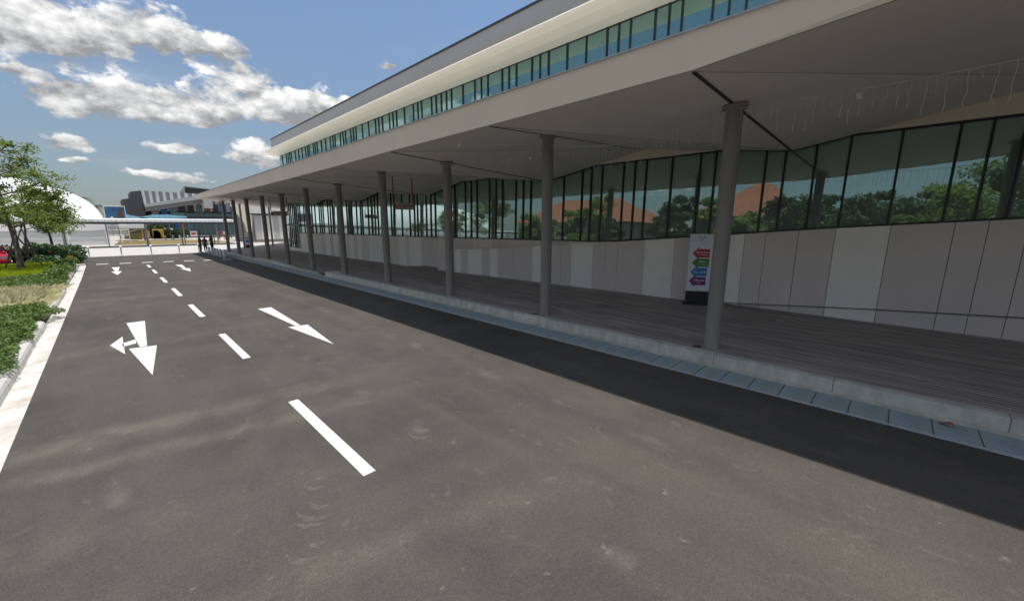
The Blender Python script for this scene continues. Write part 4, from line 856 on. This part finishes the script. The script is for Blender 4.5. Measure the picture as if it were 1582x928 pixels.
# tall broad-leaved shrubs at the bed's end
SH = [(-2.2,41.5,.85,.75,'dark broad-leaved shrub nearest the road corner'),(-2.9,43.4,1.15,1.0,'tall glossy shrub beside the globe bollard, right of the stakes'),(-2.2,45.6,.85,1.05,'rounded shrub at the far road corner before the pavement'),(-4.2,42.6,.95,.95,'leafy shrub with white blooms behind the staked sapling'),(-3.8,46.6,1.1,1.15,'tall shrub at the back of the bed under the walkway line'),(-5.3,45.2,1.0,1.05,'leafy shrub left of the second sapling'),(-3.1,39.4,.7,.62,'low shrub between lime grass and tall shrubs')]
for x, y, r, h, lb in SH:
    sh = thing('leafy_shrub', lb, 'shrub', (x, y, .08), 0, 'broad-leaved shrubs at the end of the bed'); n = int(1500*r*r)+500
    a = rng.normal(size=(n, 3)); a /= np.linalg.norm(a, axis=1)[:, None]; rad = rng.uniform(.55, 1, n)**.5; lump = 1+.22*np.sin(a[:, 0]*5+x)*np.sin(a[:, 1]*4+y)+.1*np.sin(a[:, 2]*9)
    P = a*rad[:, None]*lump[:, None]*np.array([r, r, h*.62]); P[:, 2] = np.abs(P[:, 2]+h*.42)
    leaves(P, .19, M['leafE'], 'foliage', sh, flat=.4, aspect=.55)
    g = MB()
    for k in range(5): a_ = k*1.3; g.tube([(0,0,0),(.25*math.cos(a_)*r,.25*math.sin(a_)*r,h*.7)], [.02,.008], M['bark'], 5)
    g.build('stem', sh)
FL = [(-1.95,40.6,.55,'flower','orange'),(-1.8,41.2,.45,'flower','orange'),(-2.5,40.4,.6,'flowerw','white'),(-2.9,41.5,.9,'flower','orange'),(-3.2,40.2,.65,'flowerw','white')]
for k, (x, y, z, c, nm) in enumerate(FL):
    g = MB()
    for q in range(9): a_ = rng.uniform(0, 6.28); r_ = rng.uniform(0, .14); g.lathe([(0,.03),(.045,0),(0,-.02)], M[c], 6, (r_*math.cos(a_), r_*math.sin(a_), rng.uniform(-.05, .06)))
    o = g.build('flower_head', loc=(x, y, z)); tag(o, f'{nm} flowers in the shrubs at the road corner' , 'flowers', f'{nm} flowers among the shrubs')

def tree(name, label, base, h, crown, nleaf, lsize, lm, bark, trunk_r=.09, lean=(0, 0), seed=1, split=.35, group=None, limbs=9, clumps=34, low=.35, leafasp=.34):
    rd = random.Random(seed); t = thing(name, label, 'tree', base, 0, group)
    g = MB(); top = Vector((lean[0], lean[1], h*.86)); path = []
    for k in range(8):
        q = k/7; path.append(Vector((lean[0]*q**1.3+rd.uniform(-.03, .03)*h*.15, lean[1]*q**1.3+rd.uniform(-.03, .03)*h*.15, h*.86*q)))
    g.tube(path, [trunk_r*(1.25 if k == 0 else 1)*(1-.8*k/7) for k in range(8)], bark, 8)
    ends = []
    for k in range(limbs):
        q = split+(.9-split)*k/limbs; i = int(q*7); f = q*7-i; p = path[i].lerp(path[min(i+1, 7)], f); a = k*2.4+rd.uniform(-.4, .4); ln = crown*(1.05-.55*abs(q-split-.1)/(1-split))*rd.uniform(.75, 1.1)
        d = Vector((math.cos(a), math.sin(a), rd.uniform(.35, .8)*(1 if q > .5 else .6)))
        m1 = p+d*ln*.5; e = p+d*ln*.8+Vector((0, 0, ln*.1)); g.tube([p, m1, e], [trunk_r*(1-.75*q)*.6, trunk_r*.25, trunk_r*.08], bark, 6)
        ends.append(e); ends.append(m1+Vector((rd.uniform(-.3, .3), rd.uniform(-.3, .3), rd.uniform(-.1, .3)))*crown*.5)
        for s_ in range(2):
            a2 = a+rd.uniform(-1, 1); e2 = m1+Vector((math.cos(a2), math.sin(a2), rd.uniform(-.1, .6)))*ln*.45; g.tube([m1, e2], [trunk_r*.18, trunk_r*.06], bark, 5); ends.append(e2)
    g.build('trunk', t)
    pts = []
    for k in range(clumps):
        e = ends[k % len(ends)]+Vector((rd.gauss(0, .16), rd.gauss(0, .16), rd.gauss(0, .12)))*crown; r_ = crown*rd.uniform(.14, .42); n = nleaf//clumps
        a = rng.normal(size=(n, 3)); a *= (rng.uniform(0, 1, n)**.6/np.linalg.norm(a, axis=1))[:, None]
        pts.append(a*np.array([r_, r_, r_*.6])+np.array(e))
    leaves(np.concatenate(pts), lsize, lm, 'crown', t, flat=.5, aspect=leafasp)
    return t
def stakes(t, r, h, n=3, ph=0):
    for k in range(n):
        a = ph+k*2*math.pi/n; g = MB(); g.tube([(r*math.cos(a), r*math.sin(a), -.05), (.03*math.cos(a)-.12*r*math.cos(a), .03*math.sin(a)-.12*r*math.sin(a), h)], .035, M['stake'], 7); g.build('stake', t)
t1 = tree('young_tree', 'young tree with light green leaves and splayed wooden stakes at the left edge', (-3.45, 33.9, .1), 8.7, 2.15, 11500, .18, M['leafA'], M['bark'], .12, (-.35, .3), 3, .33, 'staked young trees in the bed', 13, 85); stakes(t1, .95, 2.3, 3, .4)
t2 = tree('young_tree', 'slender young tree with crossed stakes behind the first one', (-3.9, 41.6, .1), 5.9, 1.9, 9500, .17, M['leafA'], M['bark'], .08, (.35, .1), 9, .45, 'staked young trees in the bed', 11, 60); stakes(t2, .9, 2.6, 3, 1.2)
t3 = tree('young_tree', 'dark-trunked young tree rising from the shrubs at the end of the bed', (-3.1, 48.3, .1), 4.6, 1.3, 3200, .16, M['leafA'], M['barkdark'], .11, (-.25, 0), 14, .55, 'staked young trees in the bed', 8, 20)
t0 = tree('young_tree', 'young tree with only its stake and trunk foot showing at the far left', (-3.35, 20.2, .1), 7.2, 1.5, 6000, .2, M['leafA'], M['bark'], .12, (-1.3, .2), 21, .5, 'staked young trees in the bed', 9, 34); stakes(t0, .9, 2.1, 3, .1)
# palms behind the tent
def palm(base, h, label, seed):
    rd = random.Random(seed); t = thing('palm_tree', label, 'palm', base, 0, 'palms showing above the tent'); g = MB(); g.tube([(0,0,0),(.2,0,h*.5),(.1,0,h)], [.2,.15,.12], M['bark'], 8); g.build('trunk', t); g = MB()
    for k in range(16):
        a = k*2.399; up = rd.uniform(.1, .9); c = [Vector((.1, 0, h))]
        for q in range(1, 7): s_ = q/6; c.append(Vector((.1+math.cos(a)*2.1*s_, math.sin(a)*2.1*s_, h+up*1.5*s_-2.1*s_*s_*.9)))
        for q in range(6):
            for sgn in (-1, 1):
                for f in (0, .5):
                    p = c[q].lerp(c[q+1], f); d = (c[q+1]-c[q]).normalized(); sd = d.cross(Vector((0,0,1))).normalized()*sgn; ln = .55*(1-.5*abs(q/6-.3)); g.poly([p, p+d*.1, p+sd*ln+d*.3+Vector((0,0,-.22))], M['leafF'])
    g.build('crown', t)
palm((-2.9, 118, 0), 8.0, 'palm with drooping fronds just above the tent roof slope', 2); palm((-.9, 122, 0), 6.6, 'lower palm between the tent roof and the blue banner', 5)
# hedges under the far mall
for k, (x, y, r) in enumerate(((6.2,106.5,1.1),(7.5,105,.9),(8.6,104.3,.8),(10.0,104.3,.9),(11.3,104.5,.8))):
    P = rng.normal(size=(900, 3)); P /= np.linalg.norm(P, axis=1)[:, None]; P *= rng.uniform(.6, 1, 900)[:, None]*np.array([r, r, 1.1]); P[:, 2] += 1.7 if k < 2 else 1.0
    s_ = thing('clipped_tree', 'round dark green bush in the row before the distant mall', 'bush', (x, y, 0), 0, 'bushes before the distant mall'); leaves(P, .3, M['leafF'], 'crown', s_)
    g = MB(); g.tube([(0,0,0),(0,0,1.6)], .06, M['bark'], 6); g.build('trunk', s_)

# ------------------------------------------------------------ cars
def car(label, paint, loc, rz, cat='car', group=None):
    t = thing('parked_car', label, cat, loc, rz, group)
    # stations along y (front = -y): y, half width, sill z, beltline z
    st = [(-2.20,.62,.38,.62),(-2.12,.78,.26,.72),(-1.85,.88,.22,.86),(-1.2,.92,.22,.98),(-.55,.93,.22,1.02),(.6,.93,.22,1.04),(1.5,.91,.24,1.04),(2.05,.84,.30,1.0),(2.18,.70,.42,.90)]
    vs = []; fs = []; n = 8
    for y, wd, z0, z1 in st:
        vs += [(-wd*.86, y, z0), (-wd, y, z0+.14), (-wd, y, z1-.16), (-wd*.86, y, z1), (wd*.86, y, z1), (wd, y, z1-.16), (wd, y, z0+.14), (wd*.86, y, z0)]
    for i in range(len(st)-1):
        for k in range(n): fs.append((i*n+k, (i+1)*n+k, (i+1)*n+(k+1) % n, i*n+(k+1) % n))
    fs += [tuple(range(n)), tuple(range((len(st)-1)*n, len(st)*n))[::-1]]
    g = MB(); g.raw(vs, fs, paint, True)
    # greenhouse
    rf = [(-.98,.80,.98),(-.25,.66,1.50),(.3,.67,1.56),(1.3,.64,1.50),(2.0,.76,1.0)]; vs = []; fs = []
    for y, wd, z in rf: vs += [(-.86, y, .98), (-wd, y, z-.05 if z > 1.2 else z), (-wd*.82, y, z), (wd*.82, y, z), (wd, y, z-.05 if z > 1.2 else z), (.86, y, .98)]
    for i in range(4):
        for k in range(5): fs.append((i*6+k, (i+1)*6+k, (i+1)*6+k+1, i*6+k+1))
    g.raw(vs, fs, paint, True); b = g.build('body', t); bv = b.modifiers.new('s', 'SUBSURF'); bv.levels = 1; bv.render_levels = 1
    g = MB(); g.poly([(-.66,-.88,1.09),(.66,-.88,1.09),(.55,-.33,1.49),(-.55,-.33,1.49)], M['carglass']); g.build('windscreen', t)
    g = MB(); g.poly([(.60,1.95,1.08),(-.60,1.95,1.08),(-.5,1.44,1.46),(.5,1.44,1.46)], M['carglass']); g.build('rear_window', t)
    for s in (-1, 1):
        for a in ([(-.80,1.06),(.02,1.06),(.02,1.44),(-.24,1.42)], [(.08,1.06),(.92,1.06),(.86,1.44),(.08,1.45)]):
            g = MB(); g.poly([(s*(.875-.36*max(0, z-1.0)), y, z) for y, z in a], M['carglass']); g.build('side_window', t)
        g = MB(); g.box(s*.93-.03*s, s*.93+.17*s, -.72, -.58, 1.03, 1.17, paint); g.build('mirror', t, bevel=.03)
        g = MB(); g.prism([(s*.48,-2.15,.64),(s*.80,-2.02,.66),(s*.86,-1.80,.80),(s*.52,-2.05,.78)], (0,-.03,0), M['lamp']); g.build('headlight', t)
        g = MB(); g.box(s*.5, s*.84, 2.08, 2.15, .72, .92, M['signred']); g.build('tail_light', t)
        for y in (-1.38, 1.36):
            g = MB(); g.tube([(s*.70, y, .32), (s*.93, y, .32)], .325, M['tyre'], 20); wh = g.build('wheel', t)
            g = MB(); g.tube([(s*.90, y, .32), (s*.945, y, .32)], .21, M['rim'], 14); g.build('rim', wh)
    g = MB(); g.box(-.45, .45, -2.225, -2.19, .42, .60, M['black']); g.build('grille', t)
    g = MB(); g.box(-.24, .24, -2.25, -2.226, .46, .57, M['textwhite']); g.build('number_plate', t)
    return t
c0 = car('bright red car parked behind the young trees at the left edge', M['carred'], (-5.55, 41.2, 0), R(8))
c1 = car('white car parked in the lot far to the left', M['carwhite'], (-9.5, 27.5, 0), R(90), group='cars in the lot left of the bed')
c2 = car('silver car parked in the lot far to the left', M['carsilver'], (-9.7, 18.5, 0), R(92), group='cars in the lot left of the bed')
c3 = copy_tree(c1); c3.location = (-9.5, 21.6, 0); c3['label'] = 'white car beside the silver one in the left lot'
c4 = copy_tree(c2); c4.location = (-19, 9, 0); c4['label'] = 'silver car in the back row of the left lot'
c5 = copy_tree(c1); c5.location = (-19.5, 3, 0); c5['label'] = 'white car in the back row of the left lot'
# ------------------------------------------------------------ houses and trees across the lot (seen mirrored in the glass)
def house(label, x0, x1, y0, y1, ze, zr, over=.9):
    t = thing('tiled_house', label, 'house', ((x0+x1)/2, (y0+y1)/2, 0)); w2 = (x1-x0)/2; l2 = (y1-y0)/2
    g = MB(); g.box(-w2, w2, -l2, l2, 0, ze, M['housewall']); g.build('wall', t)
    k = min(w2, l2)*.9; rx, ry = max(0, w2-k), max(0, l2-k); a, b = w2+over, l2+over
    V = [(-a,-b,ze-.1),(a,-b,ze-.1),(a,b,ze-.1),(-a,b,ze-.1),(-rx,-ry,zr),(rx,-ry,zr),(rx,ry,zr),(-rx,ry,zr)]
    g = MB(); g.raw(V, [(0,1,5,4),(1,2,6,5),(2,3,7,6),(3,0,4,7),(0,3,2,1),(4,5,6,7)], M['roof']); g.build('roof', t)
    y = -l2+1.5
    while y < l2-2: g = MB(); g.box(w2+.005, w2+.05, y, y+1.6, ze-2.6, ze-.9, M['housedark']); g.build('window', t); y += 3.4
    return t
house('long low house with an orange tiled hip roof', -52, -38, 34, 62, 5.4, 10.2)
house('house with a steep orange tiled roof left of the long one', -58, -42, 11, 25, 6.4, 12.0)
house('small orange roofed pavilion among trees', -60, -48, -3, 6, 3.2, 5.2)
TR = [(-26,36,7,3.0),(-22,30,6,2.4),(-30,24,8,3.4),(-27,16,6.5,3),(-34,10,9,4),(-36,3,8,4),(-38,-4,8,4.5),(-46,-12,13,6),(-52,-20,14,7),(-30,50,6,2.6),(-42,-28,10,5),(-70,0,9,6),(-55,-8,13,6.5),(-60,-2,10,6),(-44,4,7,4.5),(-46,9,6.5,4),(-64,-18,15,7),(-32,-9,7,4)]
for k, (x, y, h, cr_) in enumerate(TR):
    tree('lot_tree', 'broad green tree across the parking lot', (x, y, 0), h*1.05, cr_*1.1, 8000, .5, M['leafF'] if k % 3 else M['leafA'], M['bark'], .2, (0, 0), 50+k, .12, 'trees across the parking lot', 9, 40, leafasp=.6)
